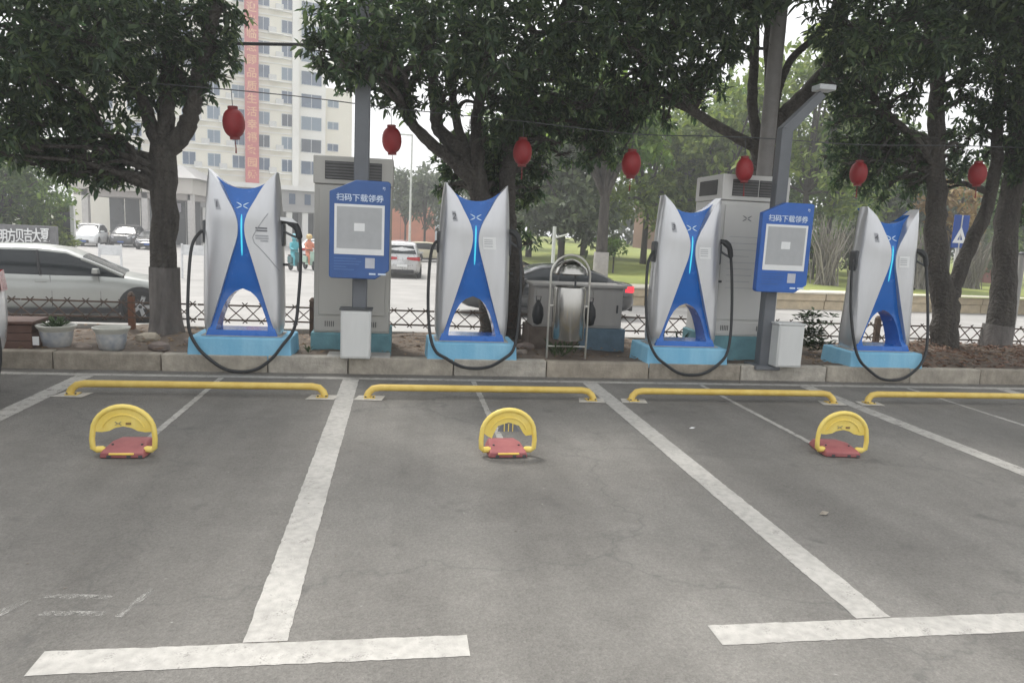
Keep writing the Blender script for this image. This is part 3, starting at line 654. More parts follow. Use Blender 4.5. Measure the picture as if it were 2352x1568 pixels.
for X, Y, sc, lab, pl in ((-3.02, .68, 1.0, 'white glazed flower pot with blue pattern holding green sprigs, nearest the left edge', 1), (-2.47, .62, .96, 'white glazed flower pot with blue pattern, right of the other pot', 0)):
    p = thing('flower_pot', lab, 'flower pot', (X, Y, .15), random.uniform(0, 3), 'flower pots on the strip')
    MB().lathe([(.10*sc, 0), (.125*sc, .02), (.145*sc, .10), (.155*sc, .18)], 26).build('bowl', M_POT, p, 60)
    MB().lathe([(.155*sc, .18), (.165*sc, .20), (.185*sc, .225), (.19*sc, .238), (.18*sc, .242), (.165*sc, .225), (.155*sc, .19), (.15*sc, .17)], 26, cap=False).build('rim', M_POTR, p, 60)
    MB().lathe([(.153*sc, .185), (.08, .195), (.001, .2)], 20).build('soil_fill', M_SOIL, p)
    if pl: mb = MB(); [leaf_tuft(mb, (random.uniform(-.08, .08), random.uniform(-.08, .08), .2), 12, .12, .012, .6, 1.2) for _ in range(8)]; mb.build('sprigs', M_PLANT, p, smooth=0)
bx = thing('planter_box', 'brown wooden planter box at the left edge behind the kerb', 'planter', (-3.55, .75, .14), .1)
for k in range(3): boxo('plank', mat('brown_wood', (0.12, 0.07, 0.055), 0.75, var=.25, scale=4), bx, -.32, .32, -.2, .2, .005+k*.085, .085+k*.085, .005)
boxo('plank', MATS['brown_wood'], bx, -.34, .34, -.22, .22, .262, .29, .005)
tg = thing('white_tag', 'small white tag leaning on the leftmost flower pot', 'tag', (-3.17, .56, .19)); boxo('card', M_PAPER, tg, -.03, .03, 0, .012, 0, .09, .003)
stone_spots = [(-2.75, .62, .16, 'pale pinkish stone between the two flower pots'), (-2.05, .75, .20, 'low yellowish stone slab right of the flower pots'), (-1.85, 1.2, .14, 'flat grey stone slab near the big left trunk'), (-2.35, 1.35, .24, 'pale concrete block by the left trunk'), (1.9, .9, .13, 'brown brick lump near the stainless bin'), (2.0, 1.3, .2, 'dull brick heap left of the junction cabinet')]
for X, Y, s, lab in stone_spots:
    bm = bmesh.new(); bmesh.ops.create_icosphere(bm, subdivisions=2, radius=s*.45)
    for v in bm.verts: v.co = Vector((v.co.x*1.3, v.co.y*.8, max(v.co.z*.65, -.05)))*(1+random.uniform(-.13, .13))
    me = bpy.data.meshes.new('stone'); bm.to_mesh(me); bm.free()
    o = link_mesh('stone', me, mat('stone_%d' % (int(s*100) % 3), [(0.34, 0.30, 0.24), (0.26, 0.22, 0.19), (0.22, 0.18, 0.16)][int(s*100) % 3], .9, var=.2, bump=.4), smooth=35); o.location = (X, Y, .17); tag(o, lab, 'stone')
o = MB().add([(-.05, 0, 0), (0, -.03, .004), (.06, .01, .018), (0, .035, .022), (-.02, .0, .03)], [(0, 1, 4), (1, 2, 4), (2, 3, 4), (3, 0, 4)]).build('crumpled_leaf', mat('pale_leaf', (0.27, 0.24, 0.20), .8), smooth=0); o.location = (2.96, -3.62, .006); o.scale = (.6, .6, .6); tag(o, 'small pale crumpled leaf lying on the asphalt', 'leaf')
o = MB().add([(-.05, 0, 0), (0, -.02, .003), (.05, .01, .012), (0, .03, .012)], [(0, 1, 2, 3)]).build('paper_scrap', M_PAPER, smooth=0); p = atz(1590, 985, 0); o.location = (p.x, p.y, .006); o.scale = (.6, .6, .6); tag(o, 'tiny pale paper scrap on the asphalt in the third bay', 'scrap')
# grass tufts under the bin and potted shrubs
for X, Y, n, L, lab in ((2.36, .75, 60, .20, 'clump of dull weeds growing under the stainless bin'), (6.0, 1.55, 420, .13, 'leafy dark shrub left of charging post 4'), (-.35, .62, 14, .1, 'tiny weed by the left cabinet foot'), (3.9, 1.3, 60, .22, 'small plant behind the opening of charging post 3')):
    mb = MB()
    for _ in range(max(1, n//10)): leaf_tuft(mb, (random.uniform(-.18, .18), random.uniform(-.12, .12), random.uniform(0, .05 if n < 100 else .5)), 10, L, .014 if n < 100 else .022, .5 if n < 100 else .9, 1.4 if n < 100 else .8)
    o = mb.build('weed' if n < 100 else 'shrub', M_PLANT, smooth=0); o.location = (X, Y, .14); tag(o, lab, 'plant')

# ------------------------------------------------------------------ trees
def leaf_material(name, c1, c2, c3, rough=.45, trans=.25):
    m = bpy.data.materials.new(name); m.use_nodes = True; t = m.node_tree; N = t.nodes; L = t.links; b = N['Principled BSDF']
    g = N.new('ShaderNodeNewGeometry'); r = N.new('ShaderNodeValToRGB'); e = r.color_ramp.elements
    e[0].position = 0; e[0].color = (*c1, 1); e[1].position = 1; e[1].color = (*c3, 1); k = e.new(.6); k.color = (*c2, 1)
    L.new(g.outputs['Random Per Island'], r.inputs[0])
    L.new(r.outputs[0], b.inputs['Base Color']); b.inputs['Roughness'].default_value = rough; b.inputs['Specular IOR Level'].default_value = .4
    tr = N.new('ShaderNodeBsdfTranslucent'); mx = N.new('ShaderNodeMixShader'); mx.inputs[0].default_value = trans
    hs = N.new('ShaderNodeHueSaturation'); hs.inputs['Value'].default_value = 1.6; hs.inputs['Saturation'].default_value = 1.1; L.new(r.outputs[0], hs.inputs['Color']); L.new(hs.outputs[0], tr.inputs['Color'])
    out = N['Material Output']; L.new(b.outputs[0], mx.inputs[1]); L.new(tr.outputs[0], mx.inputs[2]); L.new(mx.outputs[0], out.inputs['Surface'])
    MATS[name] = m; return m
M_LEAF = leaf_material('dark_broad_leaf', (0.030, 0.054, 0.030), (0.052, 0.088, 0.043), (0.13, 0.18, 0.075), .40, .38)
M_LEAFO = leaf_material('autumn_leaf', (0.18, 0.12, 0.045), (0.27, 0.17, 0.06), (0.34, 0.25, 0.10))
M_LEAFP = leaf_material('park_leaf', (0.05, 0.095, 0.022), (0.095, 0.16, 0.035), (0.19, 0.27, 0.06), .6, .35)
M_LEAFY = leaf_material('fresh_leaf', (0.09, 0.135, 0.03), (0.15, 0.205, 0.045), (0.24, 0.29, 0.07), .6, .35)
M_LEAFG = leaf_material('grey_green_leaf', (0.05, 0.068, 0.04), (0.085, 0.11, 0.06), (0.14, 0.17, 0.09), .6, .25)
M_TWIG = leaf_material('bare_twig', (0.16, 0.145, 0.125), (0.25, 0.23, 0.20), (0.37, 0.34, 0.30), .9, .0)
M_BARK = mat('bark', (0.045, 0.040, 0.036), .95, var=.0, col2=(0.105, 0.095, 0.083), scale=11, bump=1.0, bscale=24, streak=True, bdist=.07)
M_WASH = mat('whitewashed_bark', (0.085, 0.08, 0.075), .95, col2=(0.19, 0.175, 0.165), scale=9, bump=.7, bscale=26, streak=True)
def leaves_mesh(name, C, R, n, L, per=8, aspect=.36, droop=.35, flat=1.0):
    """leaf clusters through ellipsoids. C centres (k,3), R radii (k,3), n leaves each"""
    allv = []
    for c, r, k in zip(C, R, n):
        nc = max(1, int(k/per))
        d = RNG.normal(size=(nc, 3)); d /= np.linalg.norm(d, axis=1)[:, None]
        rad = RNG.uniform(0.12, 1.0, nc)**(1/2.2)
        rad *= RNG.uniform(.82, 1.12, nc)
        P = c+d*rad[:, None]*r
        base = np.repeat(P, per, 0)+RNG.normal(size=(nc*per, 3))*L*.28
        ax = np.repeat(d*.6+RNG.normal(size=(nc, 3))*.5, per, 0)
        dr = ax*.5+RNG.normal(size=(nc*per, 3))*.75; dr[:, 2] -= droop
        dr /= np.linalg.norm(dr, axis=1)[:, None]
        up = np.tile([0., 0., 1.], (len(dr), 1))+RNG.normal(size=dr.shape)*.45*flat
        s = np.cross(dr, up); s /= (np.linalg.norm(s, axis=1)[:, None]+1e-6); nn = np.cross(s, dr)
        l = (L*RNG.uniform(.5, 1.4, len(dr)))[:, None]; wd = l*aspect*RNG.uniform(.8, 1.15, (len(dr), 1))*.5
        v = np.stack([base, base+dr*l*.30+s*wd*.9+nn*wd*.35, base+dr*l*.66+s*wd*.8+nn*wd*.2, base+dr*l-nn*l*.08, base+dr*l*.66-s*wd*.8+nn*wd*.2, base+dr*l*.30-s*wd*.9+nn*wd*.35], 1)
        allv.append(v)
    V = np.concatenate(allv); m = len(V); V = V.reshape(-1, 3)
    idx = np.arange(m)[:, None]*6; F = np.concatenate([idx+[0, 1, 2, 3], idx+[0, 3, 4, 5]], 1).reshape(-1)
    me = bpy.data.meshes.new(name); me.vertices.add(len(V)); me.vertices.foreach_set('co', V.reshape(-1).astype(np.float32))
    me.loops.add(len(F)); me.loops.foreach_set('vertex_index', F.astype(np.int32))
    me.polygons.add(m*2); me.polygons.foreach_set('loop_start', (np.arange(m*2)*4).astype(np.int32)); me.polygons.foreach_set('loop_total', np.full(m*2, 4, np.int32))
    me.update(); me.validate(); return me
def wobble(pts, r, n=6):
    path = tube_path(pts, n); return [Vector((p.x+random.uniform(-1, 1)*r*.12, p.y+random.uniform(-1, 1)*r*.12, p.z)) for p in path]
def near_tree(label, limbs, blobs, upper, wash=None, name='broadleaf_tree'):
    """limbs: list of (points, r0, r1); blobs: (px, py, Y, r); upper: (X, Y, Z, r)"""
    root = Vector(limbs[0][0][0]); T = thing(name, label, 'tree', (root.x, root.y, root.z), 0, 'trees along the strip')
    loc = lambda p: Vector(p)-root
    mb = MB(); nodes = []
    for pts, r0, r1 in limbs:
        path = wobble([loc(p) for p in pts], r0); k = len(path); rs = [r0+(r1-r0)*i/(k-1) for i in range(k)]
        if pts[0][2] < .3: rs[0] *= 1.35; rs[1] *= 1.15; rs[2] *= 1.05
        mb.tube(path, [q*random.uniform(.94, 1.07) for q in rs], 12); nodes += list(zip(path[k//2:], rs[k//2:]))
    C = []; R = []; n = []; br = MB()
    blobs = list(blobs)+[(px+random.uniform(-95, 95)*r*1.8, py+r*150*random.uniform(.6, 1.15), Y+random.uniform(-.2, .2), random.uniform(.07, .13)) for px, py, Y, r in blobs if r > .19 and py > 90 for _ in range(2)]
    for px, py, Y, r in blobs:
        p = loc(at(px, py, Y)); C.append(p); R.append((r*1.1, r*1.0, r*.85)); n.append(int(2250*r*r*(1.45 if r < .4 else 1)))
    for X, Y, Z, r in upper:
        C.append(loc((X, Y, Z))); R.append((r, r, r*.7)); n.append(int(900*r*r))
    for c, r in zip(C, R):
        b, rr = min(nodes, key=lambda q: (q[0]-c).length+(.6 if q[0].z > c.z else 0))
        mid = b.lerp(c, .5)+Vector((random.uniform(-.1, .1), random.uniform(-.1, .1), .12)); path = tube_path([b, mid, c], 4)
        q = min(rr*.7, .05); br.tube(path, [q+(.008-q)*i/(len(path)-1) for i in range(len(path))], 6)
        for _ in range(7):
            e = c+Vector((random.gauss(0, .5)*r[0], random.gauss(0, .5)*r[1], random.gauss(0, .5)*r[2])); br.tube([c.lerp(b, .2), c.lerp(e, .5)+Vector((0, 0, .03)), e], [.009, .006, .003], 4)
    mb.build('trunk', M_BARK, T, 60); br.build('branches', M_BARK, T, 60)
    if wash:
        pts, r0, r1 = limbs[0]; path = tube_path([loc(p) for p in pts], 6); path = [p for p in path if p.z < wash]
        NP_ = (len(pts)-1)*6; MB().tube(path, [(r0+(r1-r0)*i/NP_)*1.13*(1.36 if i == 0 else 1.16 if i == 1 else 1.06 if i == 2 else 1.0)+.004 for i in range(len(path))], 14).build('whitewashed_base', M_WASH, T, 60)
    # near part of the crown with true leaf size, rest a little coarser
    k = len(blobs)
    tag(link_mesh('crown', leaves_mesh('crown', [np.array(c) for c in C[:k]], [np.array(r) for r in R[:k]], n[:k], .108, per=12), M_LEAF, T, 0), kind='stuff')
    if len(C) > k: tag(link_mesh('upper_crown', leaves_mesh('upper_crown', [np.array(c) for c in C[k:]], [np.array(r) for r in R[k:]], n[k:], .17), M_LEAF, T, 0), kind='stuff')
    return T
def P(px, py, Y): return tuple(at(px, py, Y))
# left tree
near_tree('stout dark tree with whitewashed foot behind the flower pots, leftmost',
    [([(-2.32, 1.92, .1), (-2.33, 1.92, .8), (-2.31, 1.92, 1.7), P(374, 335, 1.92)], .155, .145),
     ([P(372, 345, 1.92), P(400, 330, 1.9), P(432, 285, 1.88), P(446, 230, 1.85), P(462, 150, 1.8), P(492, 40, 1.7), P(510, -60, 1.6)], .125, .05),
     ([P(372, 350, 1.92), P(384, 270, 1.94), P(382, 180, 2.0), P(395, 60, 2.1), P(400, -120, 2.2)], .10, .05),
     ([P(366, 350, 1.92), P(345, 280, 1.95), P(320, 220, 1.9), P(262, 120, 1.7), P(200, 10, 1.5)], .09, .04),
     ([P(372, 470, 1.93), P(330, 385, 1.9), P(300, 340, 1.8), P(240, 300, 1.7)], .06, .02)],
    [(-20, 60, 1.0, .85), (-10, 200, 1.0, .6), (10, 290, 1.1, .38), (110, 60, 1.0, .8), (110, 190, 1.2, .6), (120, 290, 1.5, .42), (160, 365, 1.6, .22), (230, 40, 1.4, .8), (235, 170, 1.6, .6), (225, 290, 1.8, .42), (205, 370, 1.8, .22),
     (272, 330, 1.9, .28), (262, 385, 1.9, .20), (305, 400, 1.9, .14), (330, 100, 1.8, .65), (318, 200, 2.0, .32), (425, 40, 1.8, .55), (430, 130, 1.9, .36), (420, 200, 2.1, .22), (490, 30, 1.8, .30), (495, 110, 1.8, .26), (485, 180, 1.8, .18), (512, 70, 1.8, .16), (470, 215, 1.8, .12), (60, 130, .6, .5), (200, 90, .6, .5), (40, 330, 1.4, .3), (100, 345, 1.6, .24), (190, 330, 1.7, .3), (250, 420, 1.9, .12), (300, 425, 1.95, .1), (215, 415, 1.9, .13), (140, 400, 1.7, .14), (440, 215, 2.0, .14), (520, 30, 1.8, .2), (522, 120, 1.8, .12)],
    [(-4.5, 1.8, 4.9, 1.3), (-3.2, 1.0, 5.1, 1.3), (-2.4, 2.4, 5.3, 1.2), (-5.6, .8, 4.6, 1.2), (-2.2, .6, 4.8, .8), (-3.6, 2.9, 4.2, 1.0), (-6.5, 2.0, 4.2, 1.3), (-3.2, 1.6, 6.2, 1.5), (-3.0, -1.0, 5.4, 1.3), (-1.2, -.6, 5.6, 1.0), (-4.8, -.9, 5.3, 1.2)], wash=.92)
# second tree, many stems
near_tree('dark many-stemmed tree directly behind charging post 2',
    [([(1.72, 2.2, .1), (1.66, 2.2, .9), (1.62, 2.2, 1.6), P(1088, 395, 2.2)], .17, .13),
     ([(1.95, 2.25, .1), (1.97, 2.25, 1.0), P(1165, 480, 2.25), P(1172, 330, 2.3), P(1180, 200, 2.3), P(1230, 80, 2.3)], .14, .07),
     ([P(1090, 420, 2.2), P(1040, 370, 2.15), P(985, 325, 2.1), P(940, 275, 2.1), P(928, 220, 2.05), P(905, 120, 1.9), P(880, 0, 1.8)], .09, .04),
     ([P(1088, 420, 2.2), P(1060, 350, 2.2), P(1010, 300, 2.2), P(1000, 240, 2.2), P(985, 120, 2.2), P(960, -40, 2.2)], .11, .05),
     ([P(1088, 420, 2.2), P(1065, 330, 2.2), P(1045, 260, 2.2), P(1040, 150, 2.1), P(1060, -20, 2.0)], .07, .04),
     ([P(1095, 420, 2.2), P(1095, 300, 2.2), P(1105, 200, 2.2), P(1130, 60, 2.1)], .10, .05),
     ([P(1160, 400, 2.25), P(1215, 300, 2.2), P(1225, 180, 2.2), P(1265, 90, 2.1), P(1300, 0, 2.0)], .07, .04)],
    [(835, 40, .05, .34), (860, 110, .1, .28), (815, 130, .1, .2), (835, 175, .15, .1), (745, 40, 1.2, .24), (730, 110, 1.2, .20), (705, 90, 1.2, .12), (760, 160, 1.3, .18), (800, 90, 1.3, .38), (820, 165, 1.4, .26), (790, -30, 1.2, .4), (880, 40, 1.2, .55), (895, 140, 1.5, .42), (880, 225, 1.7, .18), (930, 210, 1.8, .2), (980, 60, 1.2, .65), (1010, 180, 1.6, .42), (1075, 60, 1.0, .65), (1090, 200, 1.7, .42),
     (1170, 50, 1.0, .65), (1165, 170, 1.5, .52), (1170, 260, 1.9, .38), (1260, 60, 1.1, .65), (1265, 180, 1.8, .5), (1255, 265, 2.2, .3), (1075, 330, 2.5, .28), (1040, 410, 2.6, .22), (1100, 400, 2.6, .28), (1130, 350, 2.6, .28), (1200, 400, 2.6, .26), (1225, 330, 2.6, .22), (1020, 370, 2.6, .16), (1180, 450, 2.7, .2), (1330, 100, 1.4, .5), (1320, 230, 2.0, .35), (1000, 100, .6, .4), (1130, 120, .5, .4), (1060, 370, 2.55, .3), (1110, 440, 2.6, .2), (1030, 440, 2.6, .16), (1150, 400, 2.55, .26), (1215, 270, 2.1, .34), (1290, 300, 2.3, .22), (1240, 380, 2.5, .2), (1210, 450, 2.6, .18), (950, 260, 2.0, .14), (1130, 310, 2.4, .26), (1190, 520, 2.7, .16), (1215, 560, 2.7, .14), (1300, 360, 2.5, .16)],
    [(.6, 1.2, 4.8, 1.0), (1.8, 1.5, 5.2, 1.3), (2.9, 1.0, 5.0, 1.2), (1.6, 3.0, 4.8, 1.2), (.4, 2.6, 4.6, .9), (1.8, .2, 4.9, .9), (2.4, 2.0, 6.2, 1.5), (1.0, -1.1, 5.5, 1.2), (2.6, -1.2, 5.6, 1.2)])
# third tree with the curving limbs
near_tree('tall tree with long curved bare limbs behind the lamp post',
    [([(5.55, 2.3, .1), (5.55, 2.3, 1.0), (5.52, 2.3, 2.0), P(1752, 335, 2.25)], .20, .17),
     ([P(1752, 340, 2.25), P(1795, 270, 2.2), P(1850, 215, 2.1), P(1905, 150, 2.0), P(1925, 80, 1.95), P(1930, -10, 1.9), P(1925, -120, 1.9)], .105, .07),
     ([P(1775, 290, 2.22), P(1788, 210, 2.2), P(1815, 140, 2.15), P(1870, 85, 2.1), P(1912, 30, 2.0), P(1930, -60, 2.0)], .055, .04),
     ([P(1752, 345, 2.25), P(1700, 320, 2.2), P(1630, 280, 2.2), P(1560, 235, 2.15), P(1510, 200, 2.1), P(1450, 110, 2.0)], .085, .035),
     ([P(1748, 345, 2.25), P(1728, 250, 2.3), P(1732, 130, 2.3), P(1735, -30, 2.3)], .08, .05),
     ([P(1768, 340, 2.25), P(1768, 230, 2.4), P(1762, 100, 2.4), P(1770, -40, 2.4)], .07, .04)],
    [(1385, 40, 1.1, .65), (1395, 170, 1.7, .48), (1375, 255, 2.0, .34), (1405, 300, 2.2, .24), (1345, 300, 2.2, .2), (1470, 40, 1.1, .65), (1480, 150, 1.7, .46), (1470, 235, 2.0, .26), (1560, 40, 1.1, .6), (1560, 135, 1.7, .40), (1545, 205, 1.9, .20), (1640, 40, 1.3, .52), (1640, 120, 1.7, .34), (1610, 175, 1.9, .2), (1710, 20, 1.4, .42), (1695, 100, 1.7, .26), (1760, -20, 1.5, .35), (1440, 290, 2.3, .18), (1600, 250, 2.3, .14), (1430, 90, .6, .4), (1890, -50, 1.7, .4), (1650, 205, 2.2, .14), (1430, 240, 2.1, .3), (1500, 250, 2.2, .2), (1380, 340, 2.3, .24), (1420, 360, 2.3, .16), (1345, 350, 2.3, .16), (1520, 120, 1.7, .4), (1590, 190, 2.0, .2)],
    [(4.2, 1.2, 5.0, 1.2), (5.4, 1.6, 5.6, 1.3), (3.4, 2.2, 4.8, 1.1), (6.3, 1.2, 5.6, 1.0), (4.6, 2.8, 5.2, 1.2), (4.6, .2, 4.9, .9), (5.4, 2.2, 6.8, 1.5), (4.4, -1.2, 5.6, 1.3), (6.0, -.8, 5.8, 1.1)])
# right pair
near_tree('forked dark tree right of charging post 4',
    [([(8.33, 2.0, -.1), (8.30, 2.0, .6), P(2172, 660, 2.0)], .20, .17),
     ([P(2165, 690, 2.0), P(2150, 560, 2.0), P(2152, 460, 2.0), P(2150, 330, 2.0), P(2155, 180, 1.9), P(2180, 20, 1.8)], .16, .08),
     ([P(2185, 680, 2.0), P(2218, 590, 2.0), P(2262, 490, 1.95), P(2285, 400, 1.95), P(2290, 300, 1.9), P(2300, 120, 1.8)], .11, .06),
     ([P(2152, 400, 2.0), P(2110, 330, 1.95), P(2070, 290, 1.9), P(2010, 220, 1.8), P(1990, 60, 1.6)], .06, .03)],
    [(1955, 50, 1.2, .52), (1965, 140, 1.5, .42), (1950, 230, 1.8, .30), (1985, 285, 2.0, .32), (2010, 360, 2.2, .30), (1950, 375, 2.3, .20), (1985, 430, 2.3, .15), (2040, 420, 2.3, .16), (2060, 50, 1.1, .6), (2060, 150, 1.5, .46), (2050, 245, 1.9, .34), (2085, 330, 2.1, .32), (2110, 395, 2.3, .22), (2080, 450, 2.4, .15), (2150, 60, 1.1, .6), (2135, 140, 1.5, .30), (2235, 90, 1.2, .55), (2215, 200, 1.7, .30), (2215, 320, 2.1, .26), (2240, 270, 2.0, .3), (2180, 380, 2.3, .22), (1910, 290, 2.1, .14), (1925, 60, 1.4, .3), (1925, 180, 1.7, .24), (2020, 110, .6, .4), (2140, 90, .5, .4), (1930, 330, 2.2, .22), (1970, 345, 2.2, .3), (2050, 370, 2.3, .3), (2040, 310, 2.1, .3), (2150, 440, 2.4, .16), (2015, 465, 2.4, .12), (1920, 420, 2.4, .14)],
    [(7.2, 1.2, 5.0, 1.1), (8.4, 1.5, 5.4, 1.3), (7.8, 2.8, 5.0, 1.2), (7.4, .2, 4.8, .9), (8.4, 2.0, 6.6, 1.5), (7.6, -1.2, 5.6, 1.3)])
near_tree('dark leaning tree with whitewashed foot, rightmost',
    [([(9.12, 2.0, -.1), (9.18, 2.0, .9), P(2308, 560, 2.0), P(2330, 400, 2.0), P(2352, 200, 1.9), P(2370, 0, 1.8)], .19, .11),
     ([P(2320, 430, 2.0), P(2400, 250, 2.0), P(2450, 80, 1.9)], .10, .05)],
    [(2320, 40, 1.1, .62), (2310, 160, 1.5, .5), (2330, 270, 1.7, .46), (2300, 330, 2.0, .28), (2350, 380, 1.9, .38), (2330, 470, 2.1, .22), (2420, 150, 1.2, .7), (2430, 330, 1.5, .6), (2370, 470, 2.0, .25), (2290, 240, 1.8, .3), (2380, 60, .6, .5)],
    [(9.4, 1.5, 5.2, 1.3), (10.4, 1.8, 4.8, 1.3), (9.8, 3.0, 5.0, 1.2), (9.6, .2, 4.8, 1.0), (9.8, 2.0, 6.4, 1.5), (9.4, -1.2, 5.4, 1.3)], wash=.82)

def far_tree(name, label, X, Y, zb, h, r, m, n=2600, L=.42, cat='tree', trunk=.2, lean=0, wash=False, group='trees in the park beyond the road', crown_from=.35, blobs=9):
    T = thing(name, label, cat, (X, Y, zb), 0, group); mb = MB(); tp = Vector((lean, 0, h*.72))
    mb.tube(tube_path([(0, 0, -.3), (lean*.3, 0, h*.3), tp], 5), [trunk*(1-.065*i) for i in range(11)], 9)
    C = []; R = []
    for k in range(blobs):
        a = random.uniform(0, 6.28); rr = r*random.uniform(.15, .75); z = h*(crown_from+(1-crown_from)*random.uniform(.15, .9)); q = r*random.uniform(.38, .62)
        c = Vector((lean+rr*math.cos(a), rr*math.sin(a), z)); C.append(np.array(c)); R.append(np.array((q, q, q*.72)))
        mb.tube(tube_path([(lean*.6, 0, h*.35), (c.x*.5+lean*.3, c.y*.5, (h*.35+c.z)/2+.2), c], 3), [trunk*.38-.02*i*trunk for i in range(7)], 5)
    mb.build('trunk', M_BARK, T, 60)
    if wash: MB().tube([(0, 0, -.2), (lean*.1, 0, 1.1)], [trunk*1.12, trunk*1.05], 10).build('whitewashed_base', mat('whitewash_pale', (.36, .34, .33), .95, var=.15), T, 60)
    tag(link_mesh('crown', leaves_mesh('crown', C, R, [n//blobs]*blobs, L, per=7, aspect=.5, droop=.15), m, T, 0), kind='stuff')
    return T
def gp(px, Y, z): p = at(px, 560, Y); return p.x
far_tree('park_tree', 'tall dark park tree with whitewashed foot behind the black sedan', gp(1383, 18.6, 0), 18.6, -.12, 8.5, 3.2, M_LEAFP, 4200, .34, trunk=.27, wash=True, crown_from=.45, blobs=12)
park = [(1290, 27, 7.5, 3.2, M_LEAFG, 'grey green park tree above the roof of the black sedan'), (1215, 33, 9, 3.4, M_LEAFP, 'mid green park tree right of charging post 2'), (1480, 30, 9.0, 3.8, M_LEAFY, 'fresh yellow green park tree left of charging post 3'),
        (1340, 36, 8, 3.6, M_LEAFY, 'fresh green park tree left of the whitewashed park trunk'), (1560, 36, 10, 4.4, M_LEAFP, 'broad mid green park tree behind charging post 3'), (1640, 28, 9.5, 3.6, M_LEAFY, 'yellow green park tree behind the tall right cabinet'), (1730, 34, 11, 4.2, M_LEAFP, 'mid green park tree above the tall right cabinet'), (1840, 25, 11.5, 4.0, M_LEAFY, 'tall yellow green park tree right of the lamp post'),
        (1900, 33, 9, 3.8, M_LEAFP, 'mid green park tree left of charging post 4'), (2060, 34, 7.5, 3.4, M_LEAFG, 'dusty green park tree behind charging post 4'), (1975, 44, 11, 4.4, M_LEAFP, 'tall mid green park tree far behind charging post 4'), (2180, 42, 9, 4.2, M_LEAFG, 'dusty green park tree behind the forked trunk'), (2330, 30, 8, 3.5, M_LEAFP, 'mid green park tree at the right edge of the photo'), (1130, 46, 9, 3.6, M_LEAFG, 'hazy green tree far up the street')]
for px, Y, h, r, m, lab in park: far_tree('park_tree', lab, gp(px, Y, 0), Y, lawnz(gp(px, Y, 0), Y)-.1, h, r, m, 5600, .36, blobs=15, crown_from=.16)
far_tree('autumn_tree', 'small orange and yellow leaved tree behind the forked trunk', gp(2180, 22, 0), 22, -.1, 4.6, 1.5, M_LEAFO, 900, .32, crown_from=.5, blobs=6, group=None or 'trees in the park beyond the road')
far_tree('young_tree', 'small bushy sapling on the lawn right of the black sedan', gp(1412, 23, 0), 23, -.1, 2.0, .75, M_LEAFP, 900, .16, trunk=.05, crown_from=.45, blobs=7)
# bare grey shrubs right of the lamp post
for k, (px, Y, h, r, lab) in enumerate([(1905, 21, 3.0, 1.1, 'bare grey twiggy shrub between the right blue sign and charging post 4'), (2120, 21, 3.0, 1.0, 'bare grey twiggy shrub right of charging post 4'), (2240, 23, 2.8, 1.2, 'bare grey twiggy shrub seen through the forked trunk'), (1985, 24, 3.0, 1.4, 'bare grey twiggy shrub behind the top of charging post 4')]):
    T = thing('bare_shrub', lab, 'shrub', (gp(px, Y, 0), Y, -.1), 0, 'bare shrubs on the lawn'); mb = MB()
    for _ in range(100):
        a = random.uniform(0, 6.28); b0 = Vector((random.gauss(0, .25), random.gauss(0, .25), 0)); e = Vector((math.cos(a)*r*random.uniform(.2, 1), math.sin(a)*r*random.uniform(.2, 1), h*random.uniform(.6, 1)))
        mid = b0.lerp(e, .5)+Vector((random.gauss(0, .12), random.gauss(0, .12), .2)); mb.tube([b0, mid, e], [.028, .02, .008], 4, cap=False)
    tag(mb.build('twigs', M_TWIG, T, 0), kind='stuff')
# left clipped tree mass and street trees by the plaza
far_tree('round_bush', 'large rounded green bush at the left edge above the white letters', gp(35, 29, 0)-.6, 29, -.85, 5.6, 3.6, M_LEAFP, 15000, .24, trunk=.16, crown_from=.05, blobs=22, group='trees by the plaza')
far_tree('round_bush', 'smaller yellow green bush left of the portico column', gp(118, 30, 0), 30, -.85, 2.8, 1.0, M_LEAFY, 2400, .26, trunk=.1, crown_from=.2, blobs=9, group='trees by the plaza')
for px, Y, h, r, lab in ((930, 58, 7.5, 2.4, 'slim street tree right of the left cabinet top'), (975, 52, 6.5, 1.8, 'slim street tree left of charging post 2, nearer one'), (1010, 64, 7.5, 2.2, 'slim street tree left of charging post 2, farther one')):
    far_tree('street_tree', lab, gp(px, Y, 0), Y, -1, h, r, M_LEAFG, 1600, .45, trunk=.12, crown_from=.42, blobs=8, group='trees up the street')
for k, (px, Y, h, r, lab) in enumerate([(1875, 24, 2.6, 1.3, 'leafy green bush right of the bright blue sign'), (2000, 27, 3.2, 1.6, 'leafy green bush behind the top of charging post 4'), (2105, 24.5, 2.7, 1.3, 'leafy green bush left of the forked trunk'), (2250, 27, 3.0, 1.6, 'leafy green bush seen between the two right trunks'), (1600, 25, 2.4, 1.2, 'leafy green bush behind the left shoulder of the right cabinet')]):
    far_tree('leafy_bush', lab, gp(px, Y, 0), Y, lawnz(gp(px, Y, 0), Y)-.1, h, r, (M_LEAFP, M_LEAFG)[k % 2], 2600, .2, trunk=.06, crown_from=.05, blobs=9, cat='bush', group='bushes on the lawn')
# far wood closing the view
C = []; R = []
for x in list(np.arange(12, 100, 4.2))+list(np.arange(-115, -52, 4.5)): C.append(np.array((x, 78+random.uniform(-6, 6), 3+random.uniform(0, 3.5)))); R.append(np.array((4, 3, 3.6+random.uniform(0, 1.2))))
tag(link_mesh('distant_wood', leaves_mesh('distant_wood', C, R, [900]*len(C), 1.0, per=7, aspect=.5, droop=.1), M_LEAFG, None, 0), 'distant belt of green trees closing off the view', 'wood', kind='stuff')

